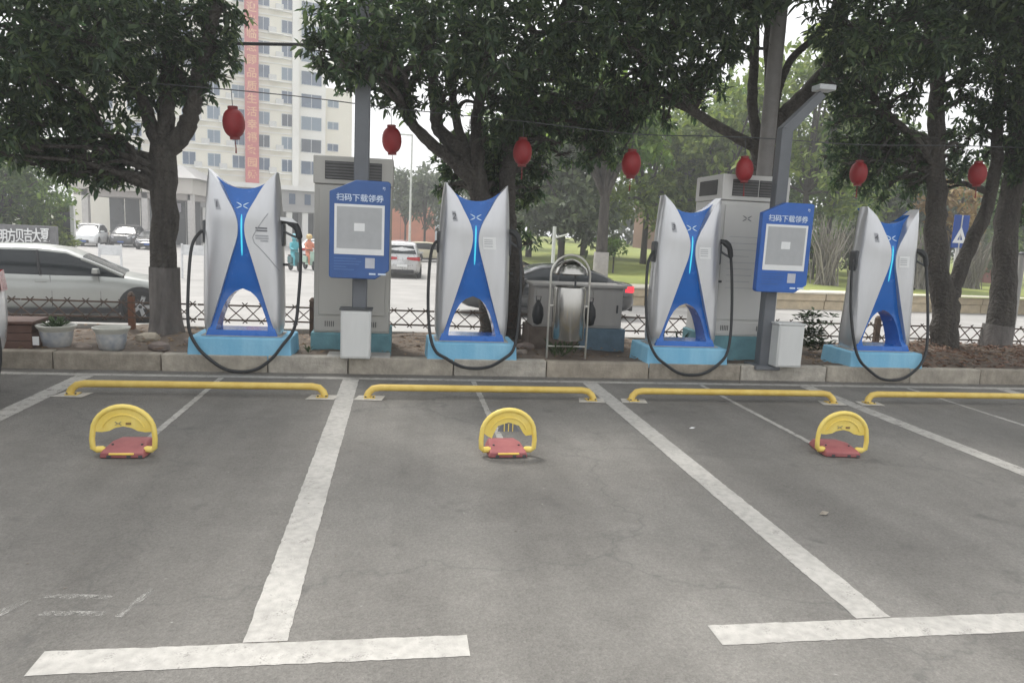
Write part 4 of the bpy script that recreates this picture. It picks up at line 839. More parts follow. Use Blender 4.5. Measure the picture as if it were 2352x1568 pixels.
# ------------------------------------------------------------------ vehicles
M_GLASS = mat('car_glass', (0.018, 0.022, 0.025), .10, var=.1, spec=.35)
M_TYRE = mat('tyre_rubber', (0.02, 0.02, 0.02), .8, var=.2); M_RIM = mat('alloy_rim', (0.32, 0.33, 0.34), .35, metal=.7); M_TRIM = mat('black_trim', (0.025, 0.025, 0.027), .6)
M_TAIL = mat('tail_lamp_red', (0.45, 0.012, 0.02), .25, coat=.5); M_TAILON = mat('tail_lamp_lit', (0.6, 0.02, 0.03), .3, emit=('#ff2038', .45)); M_HEAD = mat('head_lamp_clear', (0.6, 0.62, 0.64), .15, coat=.6)
CARS = {
 'hatch': dict(L=4.25, H=1.47, W=.88, deck=[(-2.12, .86), (-2.05, .98), (-1.5, .99), (0, .955), (.8, .945), (1.15, .92), (1.6, .84), (1.95, .70), (2.08, .56), (2.12, .45)],
               roof=[(-2.06, .99), (-1.86, 1.25), (-1.62, 1.40), (-1.0, 1.47), (-.3, 1.475), (.2, 1.42), (.65, 1.22), (1.18, .93)], glass0=-1.66, ax=(-1.12, 1.45)),
 'sedan': dict(L=4.9, H=1.46, W=.92, deck=[(-2.44, .80), (-2.38, .98), (-1.9, 1.03), (-1.4, 1.02), (0, .97), (.8, .95), (1.2, .93), (1.8, .85), (2.25, .70), (2.42, .50)],
               roof=[(-1.95, 1.03), (-1.4, 1.27), (-.9, 1.42), (-.3, 1.46), (.2, 1.43), (.7, 1.24), (1.3, .94)], glass0=-1.62, ax=(-1.42, 1.45)),
 'suv': dict(L=4.5, H=1.68, W=.92, deck=[(-2.24, .85), (-2.18, 1.05), (-1.5, 1.08), (0, 1.06), (.8, 1.05), (1.15, 1.04), (1.7, .98), (2.1, .84), (2.22, .6), (2.25, .5)],
             roof=[(-2.16, 1.06), (-2.0, 1.38), (-1.8, 1.58), (-1.0, 1.68), (-.2, 1.68), (.3, 1.58), (1.15, 1.05)], glass0=-1.8, ax=(-1.36, 1.36))}
def car(kind, label, X, Y, z, heading, paint, group=None, name='car', lit=False, cat='car'):
    d = CARS[kind]; T = thing(name, label, cat, (X, Y, z), heading, group); Wd = d['W']; L2 = d['L']/2; dk = d['deck']; rf = d['roof']
    dx = [p[0] for p in dk]; dz = [p[1] for p in dk]
    def hw(x): return Wd*interp(abs(x)/L2, [0, .6, .85, .96, 1.0], [1, 1, .95, .86, .70])
    xs = sorted(set([-L2, -L2+.03, -L2+.1, -L2+.25, -L2+.5]+list(np.linspace(-L2+.7, L2-.7, 11))+[L2-.5, L2-.25, L2-.1, L2-.03, L2]+dx)); xs = [x for x in xs if -L2 <= x <= L2]
    rings = []
    for x in xs:
        t = interp(x, dx, dz); zb = .22+.16*max(0, (abs(x)-L2+.5)/.5)**2; W_ = hw(x); h = t-zb
        half = [(W_*.86, zb), (W_*.97, zb+.08*h+.02), (W_, zb+.40*h), (W_*1.0, zb+.62*h), (W_*.975, zb+.80*h), (W_*.93, zb+.95*h), (W_*.86, t), (W_*.5, t+.02)]
        ring = [(x, 0, zb)]+[(x, y, q) for y, q in half]+[(x, 0, t+.03)]+[(x, -y, q) for y, q in half[::-1]]; rings.append(ring)
    MB().loft(rings).build('body', paint, T, 50)
    rx = [p[0] for p in rf]; rz = [p[1] for p in rf]; g0 = d['glass0']
    def cab_ring(x, off=0, top=False):
        zr = interp(x, rx, rz)+off; zb = interp(x, dx, dz)-.03; h = max(zr-zb, .02); W_ = min(hw(x), Wd)*.92+off; k = min(1, h/.5)
        a = [(W_, zb), (W_*.985, zb+.35*h), (W_-.16*k, zb+.84*h), (W_-.21*k, zb+.93*h), (W_-.34*k, zb+.985*h)]
        if top: a = a[2:]
        return [(x, y, q) for y, q in a]+[(x, 0, zr+.012)]+[(x, -y, q) for y, q in a[::-1]]
    gx = sorted(set([g0]+[x for x in np.linspace(g0, rx[-1], 14)]))
    def fix(rr): return rr
    MB().loft([cab_ring(x)+[(x, 0, cab_ring(x)[0][2]-.05)] for x in gx]).build('windows', M_GLASS, T, 50)
    px_ = sorted(set([x for x in np.linspace(rx[0], g0+.0, 6)]))
    MB().loft([cab_ring(x, .004)+[(x, 0, cab_ring(x)[0][2]-.05)] for x in px_]).build('rear_pillar', paint, T, 50)
    wx = .62*rx[-2]+.38*rx[-3] if kind != 'suv' else rx[-2]
    rxs = list(np.linspace(g0-.02, wx, 9))
    rr = [cab_ring(x, .010, True) for x in rxs]; n = len(rr[0])
    MB().loft([r+[(p[0], p[1], p[2]-.012) for p in r[::-1]] for r in rr]).build('roof', paint, T, 50)
    for s in (-1, 1):
        A = [(x, s*abs(cab_ring(x)[2][1]), cab_ring(x)[2][2]) for x in np.linspace(wx-.02, rx[-1]-.02, 6)]
        MB().tube(A, .032, 8).build('pillar', paint, T)
        xm = .15*g0+.05; c_ = cab_ring(xm, .006); MB().tube([(xm, s*c_[0][0+1], c_[0][2]), (xm-.03, s*c_[1][1], c_[1][2]), (xm-.06, s*c_[2][1], c_[2][2])], .022, 6).build('pillar', M_TRIM, T)
        mz = interp(.75, dx, dz); m_ = MB().loft([[(.62, s*(Wd*.93), mz+.02), (.78, s*(Wd*.93), mz+.02), (.76, s*Wd*.93, mz+.13), (.64, s*Wd*.93, mz+.13)], [(.66, s*(Wd+.20), mz+.04), (.76, s*(Wd+.20), mz+.04), (.75, s*(Wd+.20), mz+.13), (.67, s*(Wd+.20), mz+.13)]]); m_.build('mirror', paint, T, bevel=.01)
        boxo('sill', M_TRIM, T, d['ax'][0]+.36, d['ax'][1]-.36, min(s*(Wd-.05), s*(Wd+.006)), max(s*(Wd-.05), s*(Wd+.006)), .19, .30, .01)
        for xa in d['ax']:
            R = .325 if kind != 'suv' else .35
            a_ = MB().lathe([(R+.055, -.02), (R+.055, .0), (R+.01, .002), (.0, .002)], 26, cap=False).build('wheel_arch', M_TRIM, T); a_.location = (xa, s*(Wd+.003), R+.02); a_.rotation_euler.x = -s*math.pi/2
            wl = MB().lathe([(R*.7, -.11), (R-.02, -.11), (R, -.09), (R, .07), (R-.02, .095), (R*.72, .10)], 28).build('wheel', M_TYRE, T, 50); wl.location = (xa, s*(Wd-.075), R); wl.rotation_euler.x = -s*math.pi/2
            sp = MB().lathe([(R*.70, .085), (R*.66, .104), (R*.60, .092), (R*.60, .06), (0.001, .06)], 24, cap=False)
            sp.build('rim', M_TRIM, wl)
            q = MB()
            for k in range(5):
                a = 2*math.pi*k/5; u = Vector((math.cos(a), math.sin(a), 0)); v = Vector((-math.sin(a), math.cos(a), 0))
                q.loft([[u*.03+v*.035+Vector((0, 0, .075)), u*.03-v*.035+Vector((0, 0, .075)), u*.03-v*.03+Vector((0, 0, .105)), u*.03+v*.03+Vector((0, 0, .105))], [u*R*.68+v*.05+Vector((0, 0, .07)), u*R*.68-v*.05+Vector((0, 0, .07)), u*R*.68-v*.04+Vector((0, 0, .10)), u*R*.68+v*.04+Vector((0, 0, .10))]])
            q.build('spokes', M_RIM, wl)
        for kx, xd in enumerate((.0, -1.0 if kind != 'sedan' else -1.05)):
            zh = interp(xd-.1, dx, dz)-.16; boxo('door_handle', paint, T, xd-.28, xd-.10, min(s*(Wd*.955), s*(Wd*.985+.01)), max(s*(Wd*.955), s*(Wd*.985+.01)), zh, zh+.028, .006)
        for xd in (.78, -.02, -.98):
            zz_ = interp(xd, dx, dz); MB().tube([(xd, s*(Wd*1.0-.004), .34), (xd, s*(Wd*1.0-.003), .22+.55*(zz_-.22)), (xd-.02, s*(Wd*.972-.002), .22+.80*(zz_-.22)), (xd-.03, s*(Wd*.93), .22+.95*(zz_-.22))], .006, 4).build('door_seam', M_TRIM, T)
        # lamps
        zl = interp(-L2+.1, dx, dz)-.10; w1 = hw(-L2+.10)
        MB().loft([[(-L2+.32, s*(hw(-L2+.32)*.99+.004), zl-.10), (-L2+.32, s*(hw(-L2+.32)*.97+.004), zl+.06)], [(-L2+.10, s*(w1*1.0+.01), zl-.11), (-L2+.10, s*(w1*.97+.01), zl+.07)], [(-L2-.012, s*(hw(-L2)*.95), zl-.10), (-L2-.012, s*(hw(-L2)*.92), zl+.06)], [(-L2-.022, s*hw(-L2)*.35, zl-.05), (-L2-.022, s*hw(-L2)*.35, zl+.04)]], cap=False, closed=False).build('tail_lamp', M_TAILON if lit else M_TAIL, T, 50)
        zf = interp(L2-.18, dx, dz)-.05; MB().loft([[(L2-.50, s*(hw(L2-.5)+.004), zf+.02), (L2-.5, s*(hw(L2-.5)*.95+.004), zf+.09)], [(L2-.18, s*(hw(L2-.18)+.008), zf-.10), (L2-.18, s*(hw(L2-.18)*.95+.008), zf+.03)], [(L2+.004, s*hw(L2)*.72, zf-.13), (L2-.02, s*hw(L2)*.7, zf-.04)]], cap=False, closed=False).build('head_lamp', M_HEAD, T, 50)
    # rear window, plates, bumper strip, grille
    r0, r1 = rf[0], rf[2] if kind != 'sedan' else rf[2]
    x0, z0 = r0[0]+(r1[0]-r0[0])*.12, r0[1]+(r1[1]-r0[1])*.14; x1, z1 = r0[0]+(r1[0]-r0[0])*.80, r0[1]+(r1[1]-r0[1])*.86
    nx = Vector((r0[1]-r1[1], 0, r1[0]-r0[0])).normalized()*.03
    if nx.x > 0: nx = -nx
    MB().add([(x0+nx.x, -Wd*.72, z0+nx.z), (x0+nx.x, Wd*.72, z0+nx.z), (x1+nx.x, Wd*.56, z1+nx.z), (x1+nx.x, -Wd*.56, z1+nx.z)], [(0, 1, 2, 3)]).build('rear_window', M_GLASS, T, 0)
    boxo('bumper', M_TRIM, T, -L2-.02, -L2+.08, -hw(-L2)*.86, hw(-L2)*.86, .24, .42, .02); boxo('number_plate', M_PAPER, T, -L2-.028, -L2-.018, -.24, .24, .55, .67, .003)
    boxo('grille', M_TRIM, T, L2-.06, L2+.012, -hw(L2)*.62, hw(L2)*.62, .30, .52, .02); boxo('number_plate', mat('plate_blue', (0.05, 0.12, 0.4), .5), T, L2+.012, L2+.02, -.22, .22, .36, .46, .003)
    return T
M_HATCH = mat('silver_green_paint', (0.33, 0.34, 0.325), .3, metal=.3, var=.04, scale=1.5, coat=.5); M_WHITEC = mat('white_car_paint', (0.70, 0.71, 0.72), .25, var=.03, coat=.6); M_BLKC = mat('black_car_paint', (0.012, 0.014, 0.017), .18, var=.1, coat=.8)
M_SILC = mat('silver_car_paint', (0.50, 0.50, 0.50), .28, metal=.4, coat=.5, var=.04); M_REDC = mat('maroon_car_paint', (0.22, 0.05, 0.04), .3, coat=.5); M_DARKC = mat('charcoal_car_paint', (0.05, 0.05, 0.055), .25, coat=.6); M_CREAM = mat('cream_car_paint', (.6, .55, .4), .3, coat=.5)
hx = at(140, 690, 9.3).x; hc = car('hatch', 'silver grey hatchback passing on the road behind the flower pots', hx, 9.3, roadz(0, 9.3), .27, M_HATCH); hc.scale = (1.07, 1.07, 1.05)
tx = at(1442, 640, 12.8).x; car('sedan', 'black sedan with red tail lamp on the road behind the stainless bin', tx-2.45, 12.8, roadz(0, 13.4), math.pi, M_BLKC, lit=True)
p = at(921, 600, 27); car('suv', 'silver white SUV seen from behind, right of the left blue sign', p.x, 27+2, roadz(0, 28), math.pi/2+.02, M_SILC)
p = at(722, 575, 37); car('sedan', 'white car seen from behind, left of the pale grey cabinet', p.x, 39, roadz(0, 38), math.pi/2, M_WHITEC)
p = at(207, 540, 52); car('suv', 'white SUV parked facing the road in front of the portico', p.x, 52, roadz(0, 52), -math.pi/2+.15, M_WHITEC, 'cars parked before the portico')
p = at(283, 540, 53); car('suv', 'charcoal car parked between the white SUV and the left trunk', p.x, 54, roadz(0, 53), -math.pi/2+.1, M_DARKC, 'cars parked before the portico')
p = at(345, 540, 50); car('sedan', 'dark grey sedan parked just left of the left trunk', p.x, 51, roadz(0, 51), -math.pi/2+.1, M_DARKC, 'cars parked before the portico')
p = at(935, 540, 52); car('sedan', 'maroon car far up the street above the silver white SUV', p.x, 54, roadz(0, 54), .3, M_REDC)
p = at(990, 540, 47); car('hatch', 'cream car far up the street left of charging post 2', p.x, 48, roadz(0, 48), .2, M_CREAM)
car('suv', 'white car parked at the left edge, only its corner visible', -3.75, -2.52, 0, -math.pi/2, M_WHITEC)

# ------------------------------------------------------------------ hotel tower, podium, portico
M_TOW = mat('cream_render', (0.80, 0.77, 0.67), .85, var=.05, scale=.3); M_TOW2 = mat('pale_render', (0.82, 0.81, 0.77), .85, var=.05, scale=.3); M_WINB = mat('blue_window_glass', (0.06, 0.10, 0.17), .25, var=.15, scale=.4, spec=.6); M_FRM = mat('window_frame_white', (0.6, 0.62, 0.64), .5)
M_GREYB = mat('grey_cladding', (0.36, 0.355, 0.345), .8, var=.1, scale=.4); M_DKG = mat('dark_shopfront', (0.05, 0.055, 0.06), .25, var=.2, scale=.5); M_BAN = mat('banner_red', (0.52, 0.13, 0.13), .7, var=.06, scale=.5); M_BANT = mat('banner_letter', (0.72, 0.42, 0.24), .7)
FD = Vector((.956, .292, 0)); FN = Vector((.292, -.956, 0)); F0 = at(640, 520, 84); F0.z = 0
ang = math.atan2(FD.y, FD.x)
def fu(px, py=400):
    d = _f+_r*((px-1176)/FPX)-_u*((py-784)/FPX); t = (F0-CAM_POS).dot(FN)/d.dot(FN); q = CAM_POS+d*t; return (q-F0).dot(FD), q.z
tower = thing('hotel_tower', 'tall cream apartment tower with blue windows behind the left trees', 'building', (F0.x, F0.y, 0), ang)
uR = fu(672)[0]; uL = fu(421)[0]; u_end = fu(803)[0]; u_e0 = fu(690)[0]; u_e1 = fu(744)[0]
pitch = (fu(674)[0]-fu(449)[0])/4; z_ref = fu(660, 381)[1]; fh = (fu(660, 171)[1]-z_ref)/4
boxo('wall', M_TOW, tower, uL-4*pitch, u_e0-.3, 0, 16, -1.5, z_ref+fh*13, 0)
boxo('wall', M_TOW2, tower, u_e0-.29, u_e1+.3, .8, 14, -1.5, z_ref+fh*12.6, 0)
boxo('wall', M_TOW, tower, u_e1+.31, u_end+.6, 1.6, 14, -1.5, z_ref+fh*3.75, 0)
boxo('pilaster', M_TOW2, tower, u_e0-1.0, u_e0-.3, -.5, -.002, -1.5, z_ref+fh*13, 0)
def win_mesh(w_, h_):
    m = MB(); t = .06
    m.box(-w_/2, w_/2, -.05, .03, -h_/2, -h_/2+t).box(-w_/2, w_/2, -.05, .03, h_/2-t, h_/2).box(-w_/2, -w_/2+t, -.05, .03, -h_/2+t, h_/2-t).box(w_/2-t, w_/2, -.05, .03, -h_/2+t, h_/2-t).box(-.03, .03, -.05, .03, -h_/2+t, h_/2-t)
    return m.mesh('window')
def pane_mesh(w_, h_): return MB().box(-w_/2+.05, w_/2-.05, -.012, .05, -h_/2+.05, h_/2-.05).mesh('pane')
ww = pitch*.52; wh = fh*.56
WM = {k: (win_mesh(*k), pane_mesh(*k)) for k in ((ww, wh), ((u_e1-u_e0)*.88, fh*.62), (fu(783)[0]-fu(757)[0], fh*.36))}
WSH = [M_WINB, mat('window_pale_curtain', (0.17, 0.23, 0.30), .3, var=.1), mat('window_dark', (0.035, 0.05, 0.075), .2, var=.1)]
WV = {}
for k_, (a, b) in WM.items():
    a.materials.append(M_FRM); WV[k_] = []
    for m_ in WSH: c_ = b.copy(); c_.materials.append(m_); WV[k_].append(c_)
def window(k, u, v, z):
    a, b = WM[k]; o = bpy.data.objects.new('window', a); COL.objects.link(o); o.parent = tower; o.location = (u, v-.03, z)
    q = bpy.data.objects.new('pane', random.choices(WV[k], (5, 3, 2))[0]); COL.objects.link(q); q.parent = o
slab = MB().box(-ww*.55, ww*.55, -.75, 0, -.05, .05).mesh('balcony_slab'); slab.materials.append(M_TOW2); acm = MB().box(-.42, .42, -.6, -.2, .06, .66).mesh('air_conditioner'); acm.materials.append(mat('ac_white', (.6, .6, .58), .5))
uc = [(fu((a+b)/2)[0]) for a, b in ((421, 449), (478, 507), (535, 562), (592, 620), (647, 674))]; uc = [uc[0]-3*pitch, uc[0]-2*pitch, uc[0]-pitch]+uc
led = MB().box(uL-4*pitch, u_e0-1.02, -.22, -.002, -.07, .07).mesh('string_course'); led.materials.append(M_TOW2)
for f_ in range(0, 13):
    z = z_ref+fh*f_
    o = bpy.data.objects.new('string_course', led); COL.objects.link(o); o.parent = tower; o.location = (0, 0, z-fh*.36)
    o = bpy.data.objects.new('string_course', led); COL.objects.link(o); o.parent = tower; o.location = (0, 0.1, z-fh*.60)
    for u in uc: window((ww, wh), u, 0, z)
    for i in (1, 3, 4, 6):
        um = (uc[i]+uc[i+1])/2
        o = bpy.data.objects.new('balcony_slab', slab); COL.objects.link(o); o.parent = tower; o.location = (um, 0, z-fh*.38)
        o = bpy.data.objects.new('air_conditioner', acm); COL.objects.link(o); o.parent = tower; o.location = (um-.4+.8*(f_ % 2), 0, z-fh*.38)
    window(((u_e1-u_e0)*.88, fh*.62), (u_e0+u_e1)/2, .8, z)
    if f_ < 4: window((fu(783)[0]-fu(757)[0], fh*.36), fu(770)[0], 1.6, z+fh*.05)
b0, b1 = fu(562)[0], fu(593)[0]; zb0 = fu(578, 424)[1]
bn_ = MB().box(b0, b1, -.9, -.82, zb0, z_ref+fh*12.5).build('banner', M_BAN, tower, 0); bn_['label'] = 'long red vertical banner'
chars = '热烈庆祝本大厦隆重开业欢迎光临惠顾品质生活幸福家园盛大启幕'
for i, ch_ in enumerate(chars[:26]):
    zz = zb0+1.0+i*1.42
    t_ = text_mesh(chars[25-i], 1.15, M_BANT, bn_, ((b0+b1)/2, -.91, zz), name='lettering', ext=.005)
boxo('parapet', M_TOW2, tower, uL-4*pitch-.3, u_e0, -.3, 16.3, z_ref+fh*13+.002, z_ref+fh*13+.9, 0)
# podium
pod = thing('podium_block', 'grey two storey podium with dark shopfronts below the cream tower', 'building', (F0.x+FN.x*9, F0.y+FN.y*9, 0), ang)
pz = fu(560, 428)[1]*.92
ul, ur = fu(392)[0]*.9, fu(735)[0]*.92
boxo('wall', M_GREYB, pod, ul, ur, 1.0, 8, -1.6, pz, 0); boxo('cornice', M_TOW2, pod, ul-.2, ur+.2, .6, 8.2, pz+.002, pz+.5, 0); boxo('canopy', M_GREYB, pod, ul, ur, -1.0, .99, pz*.52, pz*.64, 0)
n = 9
for i in range(n):
    a = ul+(ur-ul)*(i+.12)/n; b = ul+(ur-ul)*(i+.88)/n
    boxo('shopfront', M_DKG, pod, a, b, .93, .998, -1.3, pz*.50, 0); boxo('upper_window', M_WINB, pod, a+.3, b-.3, .94, .998, pz*.70, pz*.93, 0)
    boxo('column', M_TOW2, pod, b+.15, b+.75, -.9, -.3, -1.5, pz*.519, 0)
# portico
po = thing('hotel_portico', 'beige drive-in portico with dark glass front, left of the left trunk', 'building', (0, 60, 0)); z = lambda py, px=260: at(px, py, 60).z
xl, xr = at(172, 470, 60).x, at(452, 470, 60).x
zf1, zf0 = z(402), z(438)
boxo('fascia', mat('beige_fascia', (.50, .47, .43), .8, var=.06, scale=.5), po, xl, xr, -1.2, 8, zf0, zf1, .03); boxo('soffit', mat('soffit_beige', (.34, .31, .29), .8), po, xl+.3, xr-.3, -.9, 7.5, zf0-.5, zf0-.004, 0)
MB().loft([[(xl-.5, -1.6, zf1+.004), (xr+.5, -1.6, zf1+.004), (xr+.5, 8, zf1+.004), (xl-.5, 8, zf1+.004)], [(xl+1.6, 1.5, zf1+1.25), (xr-1.6, 1.5, zf1+1.25), (xr-1.6, 6, zf1+1.25), (xl+1.6, 6, zf1+1.25)]]).build('hip_roof', mat('grey_roof', (.38, .37, .36), .7, var=.1), po)
for i in range(6):
    a = xl+.9+(xr-xl-1.8)*i/6; b = xl+.9+(xr-xl-1.8)*(i+1)/6-.12; boxo('glass_bay', M_DKG, po, a, b, 5.0, 5.2, -1.3, zf0-.5, 0)
for px in (205, 340, 444): cx_ = at(px, 470, 60).x; boxo('column', mat('column_stone', (.50, .48, .46), .8), po, cx_-.25, cx_+.25, -.9, -.4, -1.4, zf0-.004, .02)
cx_ = at(355, 470, 60).x; boxo('light_sign', mat('pale_sign', (.6, .58, .66), .4), po, cx_-.1, cx_+.75, 4.9, 5.0, zf0-1.5, zf0-.7, 0)
wp = thing('gate_post', 'white gate post at the right end of the lettered wall', 'post', (at(168, 520, 30).x, 30, -.9)); boxo('shaft', mat('white_post', (.66, .66, .66), .6), wp, -.09, .09, -.09, .09, 0, 2.7, .01); boxo('dark_panel', M_DKG, wp, -.42, -.092, -.04, .04, .3, 2.4, .01)
# lettered wall
lw = thing('lettered_wall', 'dark low wall with white characters at the left edge', 'wall', (at(55, 545, 24.5).x, 24.5, 0)); zt_ = at(55, 517, 24.5).z
boxo('wall', mat('dark_wall', (.15, .15, .155), .8, var=.2), lw, -4.2, at(128, 545, 24.5).x-at(55, 545, 24.5).x, 0, .25, -1.2, zt_, .01)
for i, ch_ in enumerate('明方贝吉大夏'):
    px = 6+19.2*i; q = at(px, 545-.4*i, 24.4); text_mesh(ch_, .58, M_PAPER, lw, (q.x-lw.location.x, -.06, q.z+.02), name='letter', ext=.02, sx=.60)
# white plaza railing, a few panels
rl = thing('plaza_railing', 'low pale railing panels on the plaza behind the left trunk', 'fence', (0, 22, 0), 0)
for (pa, pb) in ((228, 278), (418, 470)):
    a, b = at(pa, 580, 22).x, at(pb, 580, 22).x; zt2 = at(pa, 562, 22).z; zb2 = at(pa, 590, 22).z
    boxo('panel', mat('pale_panel', (.62, .63, .64), .6), rl, a, b, -.02, .02, zb2+.08, zt2, .01)
    for xx in (a, b): boxo('post', MATS['pale_panel'], rl, xx-.03, xx+.03, -.045, .045, roadz(0, 22), zt2+.05, .005)
# orange hoarding and low far buildings
for nm, lab, px0, px1, y0, y1, Y, c in (('site_hoarding', 'orange hoarding far up the street', 894, 1000, 472, 512, 82, (.55, .20, .11)), ('far_building', 'pale blue far building above the orange hoarding', 900, 1010, 425, 475, 110, (.55, .62, .68)), ('brick_house', 'low brown brick house in the park left of charging post 3', 1482, 1515, 465, 520, 62, (.22, .13, .09)), ('red_wall', 'low red brown wall on the lawn seen between the right trunks', 2215, 2300, 618, 648, 30, (.28, .12, .10))):
    a, b = at(px0, y0, Y), at(px1, y1, Y); t = thing(nm, lab, 'building' if 'building' in nm or 'house' in nm else 'wall', (0, Y, 0)); m_ = mat(nm+'_skin', c, .8, var=.15, scale=.6)
    boxo('wall', m_, t, a.x, b.x, 0, 3 if 'wall' not in nm else .4, min(-1.2, b.z), a.z, 0); boxo('coping', mat(nm+'_cap', tuple(min(1, q*1.3) for q in c), .8), t, a.x-.1, b.x+.1, -.1, 3.1 if 'wall' not in nm else .5, a.z+.002, a.z+.15, 0)
    k = int((b.x-a.x)/2.2)
    for i in range(k): boxo('panel_joint', mat(nm+'_rib', tuple(q*.7 for q in c), .8), t, a.x+(i+.5)*(b.x-a.x)/max(k, 1)-.05, a.x+(i+.5)*(b.x-a.x)/max(k, 1)+.05, -.05, -.002, min(-1.2, b.z), a.z-.05, 0)

# ------------------------------------------------------------------ riders, posts and signs on the road
def rider(px, Y, label, coat, head, scoot):
    q = at(px, 560, Y); z0 = roadz(0, Y)
    t = thing('person', label, 'person', (q.x, Y, z0), .5)
    me = bpy.data.meshes.new('body'); V = [(0, 0, .80), (0, .02, 1.05), (0, .04, 1.30), (0, .05, 1.42), (0, .05, 1.58), (.17, .04, 1.32), (.24, -.12, 1.10), (.16, -.34, 1.04), (-.17, .04, 1.32), (-.24, -.12, 1.10), (-.16, -.34, 1.04), (.10, 0, .78), (.14, -.38, .70), (.14, -.34, .32), (.14, -.45, .28), (-.10, 0, .78), (-.14, -.38, .70), (-.14, -.34, .32), (-.14, -.45, .28)]
    Ed = [(0, 1), (1, 2), (2, 3), (3, 4), (2, 5), (5, 6), (6, 7), (2, 8), (8, 9), (9, 10), (0, 11), (11, 12), (12, 13), (13, 14), (0, 15), (15, 16), (16, 17), (17, 18)]
    Rr = [.16, .17, .17, .07, .11, .09, .065, .05, .09, .065, .05, .12, .09, .07, .05, .12, .09, .07, .05]
    me.from_pydata(V, Ed, []); o = bpy.data.objects.new('body', me); COL.objects.link(o); o.parent = t; me.materials.append(coat)
    o.modifiers.new('skin', 'SKIN')
    for i, r_ in enumerate(Rr): me.skin_vertices[0].data[i].radius = (r_, r_)
    me.skin_vertices[0].data[0].use_root = True
    sd = o.modifiers.new('sub', 'SUBSURF'); sd.levels = 1; sd.render_levels = 2
    MB().lathe([(.03, -.13), (.12, -.10), (.155, .0), (.14, .09), (.08, .145), (.01, .155)], 16).build('helmet', head, t).location = (0, .04, 1.66)
    s = thing('scooter', label.split(' on the road')[0].replace('person in', 'electric scooter ridden by the person in'), 'scooter', (q.x, Y, z0), .5)
    for yy in (-.62, .55):
        w_ = MB().lathe([(.12, -.05), (.22, -.05), (.24, 0), (.22, .05), (.12, .05)], 16).build('wheel', M_TYRE, s); w_.location = (0, yy, .24); w_.rotation_euler.y = math.pi/2
    boxo('footboard', scoot, s, -.16, .16, -.45, .2, .26, .34, .02); boxo('seat_box', scoot, s, -.15, .15, .02, .62, .36, .70, .04); boxo('seat', M_TRIM, s, -.14, .14, -.02, .60, .705, .78, .03)
    MB().loft([[(-.16, -.52, .28), (.16, -.52, .28), (.16, -.44, .28), (-.16, -.44, .28)], [(-.13, -.44, .95), (.13, -.44, .95), (.13, -.36, .95), (-.13, -.36, .95)]]).build('front_shield', scoot, s, bevel=.02); MB().cyl((-.32, -.36, 1.02), (.32, -.36, 1.02), .016, 8).build('handlebar', M_TRIM, s)
rider(677, 29.5, 'person in a teal coat and teal helmet on the road left of the pale cabinet', mat('teal_cloth', (.08, .38, .44), .7, var=.1), mat('teal_helmet', (.2, .5, .58), .3), mat('dark_teal', (.03, .12, .13), .4))
rider(711, 31, 'person in an orange coat on the road beside the pale cabinet', mat('orange_cloth', (.62, .22, .13), .7, var=.1), mat('yellow_helmet', (.7, .5, .22), .3), mat('pale_green', (.4, .55, .45), .4))
ps = thing('crossing_sign', 'blue road sign with white triangle seen through the fork of the tree', 'sign', (at(2203, 540, 6.0).x, 6.0, -.7)); zc = at(2203, 540, 6.0).z+.7
boxo('panel', mat('road_sign_blue', (.02, .07, .30), .4), ps, -.17, .17, -.03, -.005, zc-.26, zc+.40, .01); MB().prism([(-.16, zc-.16), (.16, zc-.16), (0, zc+.17)], ([(-.06, zc-.10), (.06, zc-.10), (0, zc+.04)],), -.038, -.031).build('triangle', M_PAPER, ps, smooth=0)
MB().cyl((0, 0, 0), (0, 0, zc+.4), .035, 10).build('post', mat('sign_post', (.5, .5, .48), .5), ps)
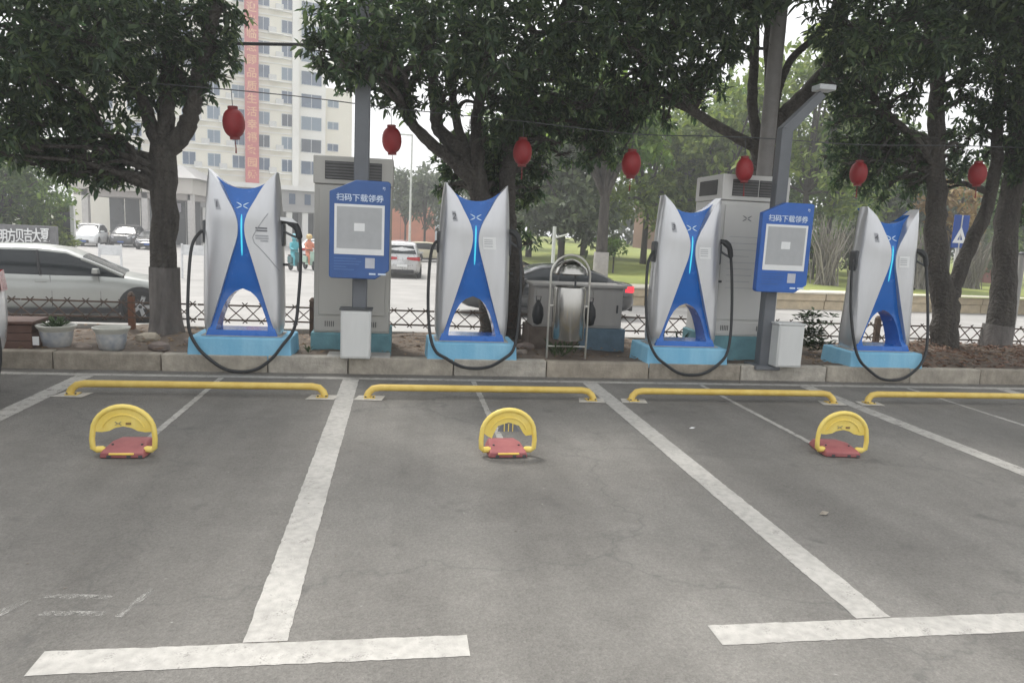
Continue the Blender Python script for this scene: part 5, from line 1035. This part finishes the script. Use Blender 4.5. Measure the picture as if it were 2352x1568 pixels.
q = at(2334, 680, 3.0); gpole = thing('guard_pole', 'pale grey metal pole at the right edge behind the fence', 'pole', (q.x, 3.0, -.7)); MB().cyl((0, 0, 0), (0, 0, at(2342, 585, 3.0).z+.7), .055, 12).build('shaft', mat('pale_pole', (.34, .335, .32), .6), gpole); MB().lathe([(.07, 0), (.07, .02), (.03, .05)], 12, (0, 0, at(2342, 585, 3.0).z+.7)).build('cap', M_DGREY, gpole)
q = at(1272, 560, 20); wpst = thing('white_post', 'slim white post with short arm above the black sedan', 'post', (q.x, 20, -.7)); MB().cyl((0, 0, 0), (0, 0, at(1272, 520, 20).z+.7), .07, 10).build('shaft', mat('post_white', (.6, .62, .58), .6), wpst); MB().cyl((0, 0, 2.1), (.5, 0, 2.25), .035, 8).build('arm', MATS['post_white'], wpst)
q = at(942, 500, 48); ls = thing('street_lamp', 'thin pale street lamp far up the street', 'street lamp', (q.x, 48, -1)); MB().tube([(0, 0, 0), (0, 0, at(942, 312, 48).z+1)], [.10, .06], 8).build('shaft', MATS['post_white'], ls); boxo('lamp_head', MATS['post_white'], ls, -.9, .05, -.1, .1, at(942, 312, 48).z+1, at(942, 312, 48).z+1.12, .02)

litter('kerb_grit', 260, (-6, 9), (0.13, 0.30), mat('grit', (0.12, 0.10, 0.08), .9, col2=(.24, .20, .16), scale=4), 0.016, lambda x, y: -.008, 'fine grit and leaf bits gathered along the foot of the kerb', 'grit')
litter('lot_grit', 170, (-4, 7), (-5.2, 0), MATS['grit'], 0.009, lambda x, y: -.010, 'tiny leaf bits scattered over the asphalt', 'grit')
# ------------------------------------------------------------------ hazy air
hz = MB().box(-130, 130, -28, 140, -3.4, 52).build('haze', None, None, smooth=0); hz['kind'] = 'stuff'; hz['label'] = 'pale hazy air over the whole street'
hm = bpy.data.materials.new('haze_air'); hm.use_nodes = True; ht = hm.node_tree; ht.nodes.remove(ht.nodes['Principled BSDF'])
pv = ht.nodes.new('ShaderNodeVolumePrincipled'); pv.inputs['Color'].default_value = (.93, .95, .97, 1); pv.inputs['Density'].default_value = 0.0034; pv.inputs['Anisotropy'].default_value = 0.3
ht.links.new(pv.outputs[0], ht.nodes['Material Output'].inputs['Volume']); hz.data.materials.append(hm)
